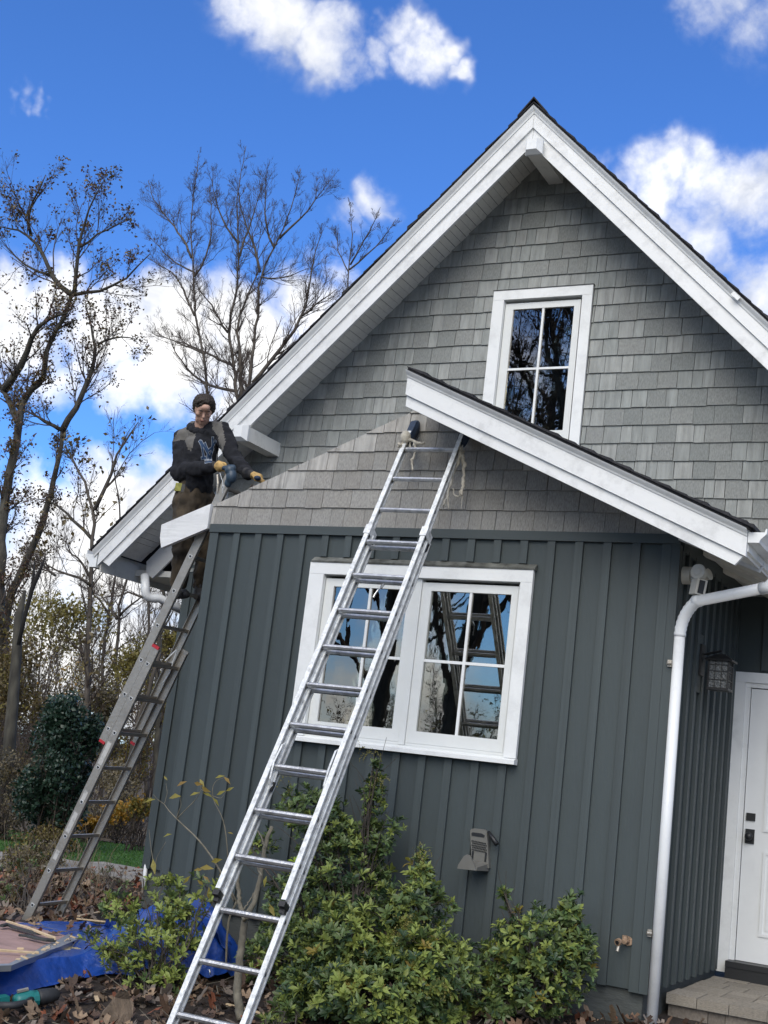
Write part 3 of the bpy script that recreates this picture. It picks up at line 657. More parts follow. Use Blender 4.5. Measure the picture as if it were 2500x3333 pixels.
for i in range(1, 16):
    for (nn, lo_, hi_) in ((0, 1, 12), (.060, 4, 15)):
        if lo_ <= i <= hi_:
            c = O1+d1*.305*i+n1*nn+e1*(w1+.0155+.003+(.004 if nn else 0)); b = MB(); b.tube([c, c+e1*.003], .0165, 10); b.make('rung_end', black, lad1)
            c = O1+d1*.305*i+n1*nn+e1*(-.0155+.004); MB().tube([c, c+e1*.006], .021, 10).make('rung_collar', alud, lad1)
for s in (-.0155, w1+.0155):
    c = O1+e1*s
    MB().obox(c+d1*.305*12.80, e1, n1, d1, .020, .032, .016).obox(c+d1*.305*12.86+n1*.02, e1, n1, d1, .017, .022, .022).make('end_cap', black, lad1)
    g_ = MB(); g_.obox(c+d1*.305*3.70+n1*-.032, e1, n1, d1, .024, .005, .040); g_.obox(c+d1*.305*3.70+n1*.02+e1*.020, e1, n1, d1, .0025, .052, .036); g_.make('guide_bracket', aluw, lad1)
    MB().obox(c+d1*.305*3.86+n1*.088, e1, n1, d1, .018, .012, .036).make('guide_pad', black, lad1)
    # rung lock hooks
    s2 = 1 if s < 0 else -1; cc = O1+e1*(s+s2*.030)
    MB().tube([cc+d1*.305*9.45+n1*.0, cc+d1*.305*9.55-n1*.028, cc+d1*.305*9.98-n1*.036+e1*s2*-.004, cc+d1*.305*10.30-n1*.010, cc+d1*.305*10.42+n1*.03, cc+d1*.305*10.3+n1*.05, cc+d1*.305*9.9+n1*.03], .0065, 6).make('rung_lock', aluw, lad1)
    MB().obox(cc+d1*.305*10.36+n1*.05, e1, n1, d1, .011, .008, .028).make('lock_tip', black, lad1)
MB().tube([O1+d1*.305*5.05+n1*.06+e1*.21, O1+d1*.305*5.2+n1*.045+e1*.212], .010, 6).make('pulley_bracket', alu, lad1)
MB().tube([O1+d1*.305*5.2+n1*.04+e1*.215, O1+d1*.305*5.30+n1*.03+e1*.205, O1+d1*.305*5.42+n1*.03+e1*.195, O1+d1*.305*5.50+n1*.035+e1*.19], .006, 6).make('pulley_hook', alu, lad1)
sk = MB(); sk.obox(O1+e1*(w1+.019)+n1*.060+d1*.305*10.7, e1, n1, d1, .0008, .018, .24); sk.make('warning_sticker', mat('faded yellow sticker', (.42,.45,.06), .6, .4, 18, dirt=.5, dscale=20), lad1)
# rubber mitts on the upper ends
for s in (-.0155, w1+.0155):
    c = O1+e1*s+d1*.305*.42; pr = [(-.022, -.034), (.022, -.034), (.034, .0), (.024, .055), (-.024, .055), (-.034, .0)]
    b = MB(); b.loft([[c+d1*t_+e1*(x_*k_)+n1*(y_*k_+dn) for x_, y_ in pr] for t_, k_, dn in ((.10, .85, 0), (.05, 1.0, .004), (-.10, 1.05, .012), (-.145, .62, .03))])
    b.make('end_mitt', navy, lad1, label='navy rubber mitt on the ladder top')
def drape(name, strands, m, parent=None, **kw):
    b = MB()
    for pts, w_ in strands:
        P = [Vector(p) for p in pts]; Q = []
        for i in range(len(P)-1):
            for k in range(5):
                t_ = k/5; q_ = P[i].lerp(P[i+1], t_)+Vector((random.uniform(-1, 1), random.uniform(-1, 1), random.uniform(-1, 1)))*.006; Q.append(q_)
        Q.append(P[-1]); rr_ = [max(.0018, w_*(1-.55*i/len(Q))*(.7+.6*random.random())) for i in range(len(Q))]
        b.tube(Q, rr_, 6)
    return b.make(name, m, parent, smooth=True, **kw)
tl = O1+d1*.305*.78-e1*.0155; tr = O1+d1*.305*.9+e1*(w1+.03)
st = [([tl+e1*(.03*math.cos(a))-n1*.05+n1*.04*math.sin(a)+d1*.02*k, tl+e1*(.035*math.cos(a+1.2))-n1*.03+d1*(.02*k+.01), tl-e1*.02+n1*.02+d1*.02*k], .017) for k, a in enumerate((0, 1, 2, 3))]
st += [([tl+e1*.02-n1*.04, tl+e1*.10-n1*.03+d1*.03, tl+e1*.16-n1*.02+d1*.02], .016), ([tl+e1*.08-n1*.03+d1*.02, tl+e1*.085-n1*.03+A3(0, 0, -.09), tl+e1*.07-n1*.03+A3(0, 0, -.17), tl+e1*.075-n1*.03+A3(.01, 0, -.23)], .013), ([tl+e1*.03-n1*.03, tl+e1*.05-n1*.03+A3(0, 0, -.08)], .010)]
dr_ = drape('cloth_rag', st, rag, None, label='frayed off white cloth tied round the left top end of the ladder', cat='rag', group=None)
cl = MB(); cl.sphere(tl+A3(.005, -.035, .035), (.042, .035, .05), 12, 8); cl.make('knot', rag, dr_, smooth=True)
st = [([tr+n1*.02, tr+A3(.02, .0, -.06), tr+A3(.045, 0, -.14), tr+A3(.05, 0, -.25), tr+A3(.055, 0, -.36)], .020), ([tr, tr+A3(.0, -.02, -.12), tr+A3(-.035, -.02, -.24), tr+A3(-.05, -.02, -.36), tr+A3(-.075, -.02, -.44)], .014), ([tr+A3(.05, 0, -.30), tr+A3(.035, 0, -.36), tr+A3(-.0, 0, -.37), tr+A3(-.03, 0, -.30)], .010), ([tr+A3(.05, 0, -.3), tr+A3(.06, 0, -.46)], .004), ([tr+A3(-.05, -.02, -.36), tr+A3(-.03, -.02, -.47)], .007)]
drape('cloth_rag', st, rag, None, label='long torn off white cloth hanging from the right top end of the ladder', cat='rag')

SC2 = 1.02; O2 = A3(-6.354, 8.312, .626)*SC2; PI2 = .305*SC2
th2, ph2 = 1.182, 3.067; d2 = A3(math.cos(th2)*math.cos(ph2), math.cos(th2)*math.sin(ph2), -math.sin(th2)); e2 = A3(-.012, .999, .037); e2 -= d2*(d2@e2); e2 /= np.linalg.norm(e2); n2 = np.cross(d2, e2); n2 = n2 if n2[0] > 0 else -n2; w2 = .426*SC2-.02
lad2 = thing('extension_ladder', 'dull weathered aluminium ladder with red caps under the man at the house corner', 'ladder', tuple(O2+d2*PI2*7.5))
FN = -.074
for s, sg in ((-.0, 1), (w2, -1)):
    for (i0, i1, nn, tag_) in ((-.47, 7.5, 0, 0), (-5.35, 2.36, FN, 1)):
        c = O2+e2*(s)+n2*nn; cc = c+d2*PI2*(i0+i1)/2; hl = PI2*(i1-i0)/2
        b = MB(); b.obox(cc, e2, n2, d2, .0025, .036, hl)
        for q_ in (-1, 1): b.obox(cc+n2*q_*.037+e2*sg*.012, e2, n2, d2, .013, .0022, hl)
        b.make('rail', alud, lad2)
    MB().obox(O2+e2*s-d2*PI2*.49+n2*0, e2, n2, d2, .008, .036, .012).make('end_cap', red if s == 0 else alud, lad2)
    MB().obox(O2+e2*s+n2*FN+d2*PI2*2.38, e2, n2, d2, .008, .030, .011).make('end_cap', red, lad2)
    MB().obox(O2+e2*s+d2*PI2*7.52+A3(.0, 0, -.01), e2, A3(1, 0, 0), A3(0, 0, 1), .03, .045, .03).make('foot', alud, lad2)
    for i in range(-5, 8):
        for nn in ([0] if i > 2 else ([FN] if i < 0 else [0, FN])):
            p = O2+e2*s+d2*PI2*i+n2*nn-e2*sg*.003; pr = [(-.014, -.010), (.014, -.010), (.012, .006), (0, .015), (-.012, .006)]
            b = MB(); b.loft([[p+n2*x_*1.25+d2*y_*1.25-e2*sg*t_ for x_, y_ in pr] for t_ in (0, .003)]); b.make('rung_collar', aluw if s == 0 else alud, lad2)
            b = MB(); b.loft([[p+n2*x_*.85+d2*y_*.85-e2*sg*t_ for x_, y_ in pr] for t_ in (.003, .0045)]); b.make('rung_end', black, lad2)
for i in range(-5, 8):
    for nn in ([0] if i > 2 else ([FN] if i < 0 else [0, FN])):
        p = O2+d2*PI2*i+n2*nn; b = MB(); b.loft([[p+e2*s+A3(1, 0, 0)*x_+A3(0, 0, 1)*z_ for x_, z_ in ((-.020, .010), (.020, .010), (.016, -.010), (0, -.019), (-.016, -.010))] for s in (0, w2)]); b.make('rung', alud, lad2)
MB().tube([O2+e2*(w2-.06)-d2*PI2*.45-n2*.05, O2+e2*(w2-.13)-d2*PI2*.1-n2*.055, O2+e2*(w2-.02)-d2*PI2*.05-n2*.055, O2+e2*(w2-.045)-d2*PI2*.45-n2*.05, O2+e2*(w2-.03)+d2*PI2*.2-n2*.03, O2+e2*(w2-.04)+d2*PI2*.5-n2*.04], .005, 6).make('rung_lock', aluw, lad2)
stk = [(2.6, .022, .20), (3.85, .02, .10), (4.6, .022, .18), (5.55, .02, .08)]
for i, a_, h_ in stk: MB().obox(O2+d2*PI2*(i)-e2*.0045, n2, e2, d2, a_, .0006, h_/2).make('worn_sticker', mat('worn pale sticker %d' % int(i*10), (.46,.46,.44), .6, .35, 30, dirt=.7, dscale=30), lad2)

# loose white board nailed along the low gable
Pb = [at(526, 1708, 8.355), at(521, 1750, 8.355), at(525, 1783, 8.355), at(691, 1713, 8.355), at(703, 1633, 8.355)]
Pb = [(p[0], p[2]) for p in Pb]
Pb[3] = (XL-.027, Pb[2][1]+(Pb[3][1]-Pb[2][1])*((XL-.027)-Pb[2][0])/(Pb[3][0]-Pb[2][0])); Pb[4] = (XL-.027, Pb[0][1]+(Pb[4][1]-Pb[0][1])*((XL-.027)-Pb[0][0])/(Pb[4][0]-Pb[0][0]))
wbm = mat('primed grained white board', (.70,.71,.71), .5, .10, 3, .5, 14, stretch=(.25,1,2.2), dirt=.15, dscale=9)
MB().prism(Pb, 8.353, 8.392).make('white_board', wbm, None, label='short white trim board sticking out from the corner of the low gable', cat='board')

# ------------------------------------------------------------------ wall fittings
def add_cyl(b, c, ax, r_, h, n=16, r2=None):
    c = A3(*c); ax = np.array(ax, float); ax /= np.linalg.norm(ax); b.tube([c, c+ax*h], [r_, r2 if r2 is not None else r_], n); return b
p = atx(2224, 1873, XR+.02)
sl = thing('security_light', 'cream security camera with two round floodlight heads under the right eave', 'security light', tuple(p))
cream = mat('yellowed white plastic', (.55,.53,.47), .5, .05, 10, dirt=.15)
b = MB(); add_cyl(b, (p[0]-.0, p[1], p[2]), (1, 0, 0), .060, .055, 20); add_cyl(b, (p[0]+.055, p[1], p[2]), (1, 0, 0), .048, .025, 20); b.make('base', cream, sl)
h1 = at(2273, 1861, p[1]-.16); b = MB(); add_cyl(b, h1, (-.25, -1, .05), .051, -.09, 20, .032); add_cyl(b, h1, (-.25, -1, .05), .053, .012, 20, .049); add_cyl(b, h1+A3(-.003, -.012, 0), (-.25, -1, .05), .030, .004, 16, .02); b.tube([h1+A3(.02, .08, -.01), A3(p[0]+.07, p[1], p[2])], .018, 8); b.make('floodlight_head', cream, sl, smooth=False)
h2 = at(2303, 1873, p[1]-.08); b = MB(); add_cyl(b, h2+A3(.015, -.01, .008), (1, -.35, .35), .040, -.085, 18, .018); b.tube([h2+A3(-.03, .03, -.02), A3(p[0]+.07, p[1], p[2])], .018, 8); b.make('floodlight_head', cream, sl)
c3 = at(2273, 1912, p[1]-.15); ax_ = A3(.62, -.78, -.05); ax_ /= np.linalg.norm(ax_); up_ = A3(.15, 0, 1); up_ -= ax_*(ax_@up_); up_ /= np.linalg.norm(up_); rt_ = np.cross(ax_, up_)
MB().obox(c3, ax_, rt_, up_, .045, .036, .052).make('camera_body', cream, sl); MB().obox(c3+ax_*.0465, ax_, rt_, up_, .0015, .020, .044).make('camera_face', black, sl); MB().tube([c3+up_*.05, A3(p[0]+.05, p[1], p[2]-.03)], .014, 8).make('camera_arm', cream, sl)
# lantern
lx = -2.045; lc = atx(2345, 2195, lx); ln_ = thing('wall_lantern', 'black caged wall lantern beside the pale entry door', 'lantern', tuple(lc-A3(0, 0, .11)))
yl = lc[1]; zl = lc[2]
b = MB(); b.box(XR+.019, XR+.035, yl-.055, yl+.055, zl-.02, zl+.20); b.make('back_plate', black, ln_)
piece('mounting_block', ln_, (XR+.003, XR+.018, yl-.10, yl+.10, zl-.14, zl+.27), batm)
b = MB(); b.tube([(XR+.03, yl, zl+.13), (lx, yl, zl+.165), (lx, yl, zl+.12)], .009, 8); b.make('arm', black, ln_)
b = MB(); b.loft([[(lx+sx*r_, yl+sy_*r_, zl+z_) for sx, sy_ in ((-1,-1),(1,-1),(1,1),(-1,1))] for r_, z_ in ((.094, .088), (.096, .098), (.05, .125), (.03, .140))]); b.make('roof', black, ln_)
b = MB(); b.box(lx-.076, lx+.076, yl-.076, yl+.076, zl-.115, zl-.100); g = .068
for s1 in (-1, 1):
    for s2 in (-1, 1): b.box(lx+s1*g-.005, lx+s1*g+.005, yl+s2*g-.005, yl+s2*g+.005, zl-.10, zl+.09)
    for k in (-.023, .023): b.box(lx+k-.002, lx+k+.002, yl+s1*g-.002, yl+s1*g+.002, zl-.1, zl+.09); b.box(lx+s1*g-.002, lx+s1*g+.002, yl+k-.002, yl+k+.002, zl-.1, zl+.09)
    for zz in (-.045, .015, .06): b.box(lx-g, lx+g, yl+s1*g-.0022, yl+s1*g+.0022, zl+zz-.0025, zl+zz+.0025); b.box(lx+s1*g-.0022, lx+s1*g+.0022, yl-g, yl+g, zl+zz-.0025, zl+zz+.0025)
b.make('cage', black, ln_)
MB().box(lx-.063, lx+.063, yl-.063, yl+.063, zl-.099, zl+.088).make('glass', glassy, ln_)
# hose holder
hc = at(1562, 2770, 8.34); hh = thing('hose_holder', 'grey beige plastic hose hanger mounted on the slate wall', 'hose hanger', tuple(hc-A3(0, 0, .14)))
def S(u, v, y): 
    q_ = at(u, v, y); return (q_[0], q_[2])
out = [S(1531, 2705, 8.34), S(1535, 2698, 8.34), S(1545, 2696.5, 8.34), S(1575, 2700, 8.34), S(1585, 2707, 8.34), S(1588, 2740, 8.34), S(1592, 2826, 8.34), S(1534, 2815, 8.34), S(1534, 2770, 8.34)]
hole = [S(1536, 2712, 8.34), S(1541, 2709, 8.34), S(1570, 2713, 8.34), S(1579, 2719, 8.34), S(1577, 2726, 8.34), S(1537, 2720, 8.34)]
b = MB(); b.prism(out, 8.335, 8.37); back = b.make('back_plate', plast, hh)
MB().prism(hole, 8.331, 8.336).make('handle_slot', black, hh)
tex = MB(); 
for i in range(10):
    for j in range(5):
        q_ = at(1537+i*4.8+(j % 2)*2.4, 2737+j*7+i*1.0, 8.333); tex.obox(q_, A3(1, 0, 0), A3(0, 1, 0), A3(0, 0, 1), .0035, .002, .0045)
tex.make('perforation', black, hh, kind='stuff')
for (u, v) in ((1538.5, 2785), (1581, 2790)): q_ = at(u, v, 8.333); MB().box(q_[0]-.006, q_[0]+.006, 8.330, 8.336, q_[2]-.03, q_[2]+.03).make('slot', black, hh)
sd = [S(1490, 2827, 8.20), S(1493, 2815, 8.20), S(1512, 2786, 8.20), S(1522, 2781, 8.20), S(1532, 2785, 8.20), S(1545, 2815, 8.20), S(1552, 2834, 8.20)]
b = MB(); b.prism(sd, 8.19, 8.205); b.make('front_lip', plast, hh)
q0 = A3(*[sd[0][0], 8.20, sd[0][1]]); q1_ = A3(sd[-1][0], 8.20, sd[-1][1]); q2_ = at(1591, 2836, 8.36); q3_ = at(1534, 2822, 8.36)
b = MB(); b.loft([[q0, q1_, q1_+A3(0, 0, .02), q0+A3(0, 0, .02)], [q3_, q2_, q2_+A3(0, 0, .05), q3_+A3(0, 0, .05)]]); b.make('tray', plast, hh)
h_ = MB(); a0 = at(1590, 2707, 8.33); a1 = at(1617, 2748, 8.30); h_.tube([a0, a0*.5+a1*.5, a1], [.010, .016, .017], 10); h_.make('spray_nozzle', black, hh, smooth=True)
# tap
fc = at(2029, 3062, 8.36); tap = thing('garden_tap', 'weathered brass garden tap low on the slate wall', 'tap', tuple(fc))
b = MB(); add_cyl(b, fc+A3(.025, .032, .0), (0, -1, 0), .030, .010, 8); add_cyl(b, fc+A3(.02, .03, 0), (-.1, -1, 0), .018, .06, 12); b.make('valve_body', brass, tap)
s0_ = fc+A3(-.012, -.05, -.004); b = MB(); add_cyl(b, s0_, (-.25, -1, -.25), .023, .022, 8); b.make('spout', brass, tap); add_cyl(MB(), s0_+A3(-.006, -.0225, -.006), (-.25, -1, -.25), .013, .002, 10).make('spout_opening', black, tap)
b = MB(); add_cyl(b, s0_+A3(0, .0, -.02), (-.05, -.5, -1), .010, .045, 8); b.make('thread', alud, tap)
b = MB(); add_cyl(b, fc+A3(.012, -.01, .012), (0, 0, 1), .019, .022, 8); b.make('stem', brass, tap)

# ------------------------------------------------------------------ man on the ladder
def organic(name, prims, voxel, m, parent, smooth_it=4, noise_amp=0.0, noise_scale=12, midx_fn=None, stretchz=1.0, label=None, sub=0):
    b = MB()
    for p_ in prims:
        if len(p_) == 2: b.sphere(p_[0], p_[1], 16, 12)
        else:
            a, c, ra_, rb_ = p_; a = A3(*a); c = A3(*c); b.tube([a, c], [ra_, rb_], 16); b.sphere(a, ra_, 16, 12); b.sphere(c, rb_, 16, 12)
    me = bpy.data.meshes.new('tmp'); me.from_pydata(b.v, [], b.f); o = bpy.data.objects.new('tmp', me); COL.objects.link(o)
    md = o.modifiers.new('r', 'REMESH'); md.mode = 'VOXEL'; md.voxel_size = voxel
    ms_ = o.modifiers.new('s', 'SMOOTH'); ms_.iterations = smooth_it; ms_.factor = .5
    dg = bpy.context.evaluated_depsgraph_get(); ev = o.evaluated_get(dg); me2 = bpy.data.meshes.new_from_object(ev)
    bpy.data.objects.remove(o); bpy.data.meshes.remove(me)
    V = np.array([v.co[:] for v in me2.vertices]); F = [tuple(p_.vertices) for p_ in me2.polygons]
    if noise_amp:
        Nn = np.array([v.normal[:] for v in me2.vertices])
        for i in range(len(V)):
            q_ = Vector(V[i])*noise_scale; q_.z *= stretchz
            k = noise.noise(q_)+.5*noise.noise(q_*2.3); k = 1-abs(k)*2
            V[i] += Nn[i]*k*noise_amp
    mi = None
    if midx_fn is not None: mi = [midx_fn(V[list(f)].mean(axis=0)) for f in F]
    bpy.data.meshes.remove(me2)
    return mk(name, V, F, m, parent, smooth=True, midx=mi, label=label), V, F
J = {k: at(u, v, y) for k, (u, v, y) in dict(head=(662, 1337, 8.57), chin=(664, 1372, 8.55), neck=(652, 1400, 8.66), shR=(596, 1432, 8.66), shL=(722, 1408, 8.70), elR=(590, 1532, 8.60), wrR=(690, 1520, 8.47), haR=(714, 1518, 8.45),
     elL=(762, 1488, 8.66), wrL=(808, 1543, 8.60), haL=(832, 1550, 8.59), chest=(655, 1460, 8.68), waist=(640, 1540, 8.70), pel=(633, 1600, 8.72), hipR=(608, 1640, 8.66), hipL=(660, 1635, 8.78), knR=(594, 1780, 8.62), knL=(672, 1785, 8.80), anR=(580, 1908, 8.66), anL=(652, 1912, 8.82)).items()}
man = thing('person', 'man in black hoodie with grey shoulders, work trousers and gloves standing on the left ladder', 'person', tuple((J['anR']+J['anL'])/2-A3(0, 0, .08)))
hd = J['head']; fdir = A3(.60, -.64, -.58); fdir /= np.linalg.norm(fdir); hup = A3(.12, -.18, 1.0); hup -= fdir*(hup@fdir); hup /= np.linalg.norm(hup); hrt = np.cross(fdir, hup)
def H(f, r_, u): return hd+fdir*f+hrt*r_+hup*u
body = [(hd+hup*.02, (.078, .085, .092)), (H(.018, 0, -.045), (.062, .062, .062)), (H(.048, 0, -.085), (.030, .028, .026)), (H(.03, .03, -.07), (.03, .03, .03)), (H(.03, -.03, -.07), (.03, .03, .03)),
        (H(.088, 0, .012), H(.106, 0, -.022), .010, .014), (H(.078, .026, .030), H(.078, -.026, .030), .018, .018), (H(.076, 0, .055), (.05, .04, .035)), (H(.086, 0, -.055), (.024, .012, .010)), (H(-.01, .076, -.008), (.010, .012, .026)), (H(-.01, -.076, -.008), (.010, .012, .026)),
        (H(.062, .045, -.012), (.022, .022, .02)), (H(.062, -.045, -.012), (.022, .022, .02)),
        (hd-hup*.05, J['neck']-A3(0, 0, .03), .052, .062), (J['neck'], J['chest'], .07, .12), (J['chest'], J['waist'], .13, .115), (J['waist'], J['pel'], .12, .13), (J['shR'], J['shL'], .06, .06),
        (J['shR'], J['elR'], .05, .042), (J['elR'], J['wrR'], .04, .028), (J['shL'], J['elL'], .05, .042), (J['elL'], J['wrL'], .04, .028), (J['pel'], J['hipR'], .11, .09), (J['pel'], J['hipL'], .11, .09),
        (J['hipR'], J['knR'], .075, .055), (J['knR'], J['anR'], .05, .035), (J['hipL'], J['knL'], .075, .055), (J['knL'], J['anL'], .05, .035)]
organic('body', body, .009, skin, man, 3)
# eyes, brows and mouth
eyem = mat('shaded eyelid', (.10,.055,.04), .6, .1)
for s in (-1, 1):
    MB().tube([H(.090, s*.042, .010), H(.094, s*.030, .007), H(.094, s*.020, .009)], .0030, 6).make('eyelid', eyem, man); MB().tube([H(.088, s*.046, .030), H(.095, s*.032, .034), H(.098, s*.016, .030)], .0036, 6).make('eyebrow', hairm, man)
MB().tube([H(.090, -.022, -.054), H(.098, 0, -.056), H(.090, .022, -.054)], .0035, 6).make('mouth', mat('lips', (.22,.08,.06), .5, .1), man)
hp = [(H(-.020, 0, .046), (.094, .096, .086)), (H(-.055, 0, -.005), (.055, .066, .085)), (H(.034, 0, .086), (.062, .068, .040)), (H(.060, .02, .070), (.030, .034, .022)), (H(.062, -.02, .070), (.030, .032, .022)), (H(.0, .066, .030), (.034, .018, .044)), (H(.0, -.066, .030), (.034, .018, .044))]
for k in range(60):
    a = random.uniform(0, 2*PI); t_ = random.uniform(.0, 1.15); v_ = H(-.014, 0, .040)+hrt*math.sin(t_)*math.cos(a)*.092+fdir*math.sin(t_)*math.sin(a)*.095+hup*math.cos(t_)*.088; hp.append((v_, (.015, .015, .014)))
organic('hair', hp, .007, hairm, man, 1, .008, 42)
def inpoly(x, y, P):
    c = False
    for i in range(len(P)):
        (x1, y1), (x2, y2) = P[i], P[i-1]
        if (y1 > y) != (y2 > y) and x < (x2-x1)*(y-y1)/(y2-y1)+x1: c = not c
    return c
PL = [(598, 1372), (568, 1424), (560, 1436), (602, 1432), (612, 1462), (622, 1470), (637, 1414), (618, 1376)]; PR = [(690, 1366), (722, 1372), (734, 1436), (722, 1478), (714, 1470), (711, 1421), (692, 1399)]
def hmi(c):
    u, v = proj(c); return 1 if (inpoly(u, v, PL) or inpoly(u, v, PR)) else 0
hood = [(J['neck']-A3(0, 0, .05), J['chest'], .095, .138), (J['chest'], J['waist'], .142, .135), (J['waist'], J['pel']+A3(.01, 0, .04), .140, .140), (J['shR'], J['shL'], .085, .085), (J['shR']+A3(.02, 0, .01), J['neck'], .075, .07), (J['shL']-A3(.02, 0, -.01), J['neck'], .075, .07),
        (J['shR'], J['elR'], .080, .068), (J['elR'], J['wrR'], .067, .045), (J['shL'], J['elL'], .077, .060), (J['elL'], J['wrL'], .058, .042), (J['elR']+A3(.0, 0, -.02), (.085, .08, .07)), (J['pel']+A3(.05, -.05, .05), (.12, .10, .08)), (J['waist']+A3(.04, -.08, -.03), (.11, .09, .09))]
hd_o, hV, hF = organic('hoodie', hood, .0125, [hoodm, hoodg], man, 3, .014, 10, hmi, .8)
hk = []
for k in range(14):
    a = 2*PI*k/14; c = J['neck']+A3(.0, .02, .035)+A3(1, 0, 0)*.105*math.cos(a)+A3(0, 1, 0)*.095*math.sin(a)+A3(0, 0, 1)*(.040*math.sin(a)-.030*math.cos(a)-.012*(1-math.sin(a)))
    hk.append((c, (.034, .034, .036)))
organic('hood', hk, .010, [hoodm, hoodg], man, 3, .004, 20, lambda c: 1 if c[0] < J['neck'][0]-.04 and c[2] > J['neck'][2]+.05 else 0)
# embroidered interlocking letters across the chest
tree = BVHTree.FromPolygons([Vector(v) for v in hV], hF)
def stroke(pts, wd, m, dz, nm):
    b = MB()
    for i in range(len(pts)-1):
        a, c = Vector(pts[i]), Vector(pts[i+1]); n_ = 7; dr2 = (c-a); L_ = dr2.length; pr2 = Vector((-dr2.y, dr2.x))/L_; ext = dr2/L_*wd*.5
        rows = []
        for k in range(n_+1):
            q_ = (a-ext).lerp(c+ext, k/n_); row = []
            for s in (-1, 0, 1):
                w_ = q_+pr2*s*wd*.5*(1+.25*abs(2*k/n_-1)); u = 649+w_.x*54; v = 1504-w_.y*78
                rd = Vector(ray(u, v)).normalized(); hit, nr, _, _ = tree.ray_cast(Vector((0, 0, 0)), rd)
                row.append(tuple(hit-rd*dz) if hit else None)
            rows.append(row)
        for k in range(n_):
            for s in range(2):
                qd = [rows[k][s], rows[k+1][s], rows[k+1][s+1], rows[k][s+1]]
                if all(qd): b.add(qd, [(0, 1, 2, 3)])
    return b
LET = [[(.03, .86), (.16, .66), (.26, .18)], [(.12, .84), (.46, .44), (.66, .16)], [(.80, 1.0), (.80, .55), (.64, .14)], [(.34, .76), (.50, .50)], [(.96, .86), (.74, .58), (.50, .46)], [(.50, .48), (.52, .04)], [(.38, .02), (.70, .05)], [(.16, .16), (.36, .18)]]
bw_ = MB(); bb_ = MB()
for s_ in LET:
    q_ = stroke(s_, .135, None, .004, ''); bw_.add(q_.v, q_.f); q_ = stroke(s_, .085, None, .0055, ''); bb_.add(q_.v, q_.f)
bw_.make('chest_emblem', logow, man); bb_.make('chest_emblem', logob, man)
tro = [(J['pel']+A3(0, 0, .02), J['hipR'], .135, .11), (J['pel']+A3(0, 0, .02), J['hipL'], .135, .11), (J['hipR'], J['knR'], .100, .074), (J['knR'], J['anR']+A3(0, 0, .03), .073, .060), (J['hipL'], J['knL'], .100, .074), (J['knL'], J['anL']+A3(0, 0, .03), .072, .060), (J['knR']+A3(0, 0, -.05), (.075, .075, .05))]
organic('trousers', tro, .0125, pantm, man, 3, .018, 11, None, .6)
for k_, dr3 in (('anR', A3(.85, -.45, 0)), ('anL', A3(.9, -.3, 0))):
    a = J[k_]+A3(-.0, 0, -.02); dr3 = dr3/np.linalg.norm(dr3)
    organic('boot', [(a+A3(0, 0, .05), a-A3(0, 0, .035), .048, .046), (a-A3(0, 0, .045)-dr3*.02, a-A3(0, 0, .05)+dr3*.13, .042, .040), (a-A3(0, 0, .055)+dr3*.15, (.042, .042, .034))], .009, bootm, man, 3, .003, 30)
def hand(p, fwd, side_, dn, grip, nm):
    fwd, side_, dn = [x_/np.linalg.norm(x_) for x_ in (A3(*fwd), A3(*side_), A3(*dn))]
    pr = [(p-fwd*.03, p+fwd*.035, .032, .036), (p-fwd*.10, p-fwd*.03, .042, .034), (p+side_*.02, (.032, .032, .026)), (p-side_*.02, (.032, .032, .026))]
    for k in range(4):
        s0_ = p+fwd*.045+side_*(-.030+.020*k); ln = (.034, .040, .038, .030)[k]; a1_ = s0_+fwd*ln+dn*.008; a2_ = a1_+dn*ln*.8*grip+fwd*ln*.5*(1-grip); a3_ = a2_-fwd*ln*.55*grip+dn*.008
        pr += [(s0_, a1_, .0115, .0105), (a1_, a2_, .0105, .0098), (a2_, a3_, .0098, .009)]
    t0 = p+side_*.036-fwd*.005; t1_ = t0+fwd*.030+dn*.022+side_*.012; pr += [(t0, t1_, .014, .012), (t1_, t1_+dn*.022+fwd*.016, .012, .010)]
    o_h = organic(nm, pr, .0055, [glovem, gloved], man, 2, 0, 12, lambda c: 1 if ((c-p)@fwd < -.028) else 0)[0]
    return o_h
hand(J['haR'], (.9, -.25, -.1), (.1, -.4, .9), (.3, .3, -.9), 1.0, 'glove'); hand(J['haL'], (.95, -.05, -.35), (-.1, -.9, .2), (.1, .0, -1), .8, 'glove')
tpb = at(581, 1586, 8.56); MB().obox(tpb, A3(.9, .4, 0), A3(-.4, .9, 0), A3(.1, 0, 1), .027, .014, .034).make('tape_measure', hiviz, man)
MB().obox(tpb+A3(.045, .01, -.008), A3(.9, .4, 0), A3(-.4, .9, 0), A3(0, 0, 1), .015, .014, .034).make('belt_clip', black, man)
# cordless cutting tool in his right hand
dc = at(748, 1543, 8.42); tool = thing('power_tool', 'blue grey cordless cutting tool held in the right glove of the man', 'power tool', tuple(dc-A3(0, 0, .09)))
vr = [(dc+A3(.0, 0, .03), (.045, .05, .05)), (dc+A3(.02, 0, -.02), (.045, .045, .06)), (dc+A3(-.01, .01, -.07), (.032, .032, .04)), (dc+A3(-.02, 0, .05), at(715, 1522, 8.45), .024, .02), (dc+A3(.02, 0, .05), (.03, .03, .03))]
b = MB()
for q_ in vr:
    if len(q_) == 2: b.sphere(q_[0], q_[1], 14, 10)
    else: b.tube([q_[0], q_[1]], [q_[2], q_[3]], 12)
o_, _, _ = organic('casing', vr, .007, drillm, tool, 3)
MB().tube([at(708, 1545, 8.42), at(710, 1575, 8.42), at(706, 1605, 8.42)], [.010, .012, .004], 8).make('blade', alud, tool)
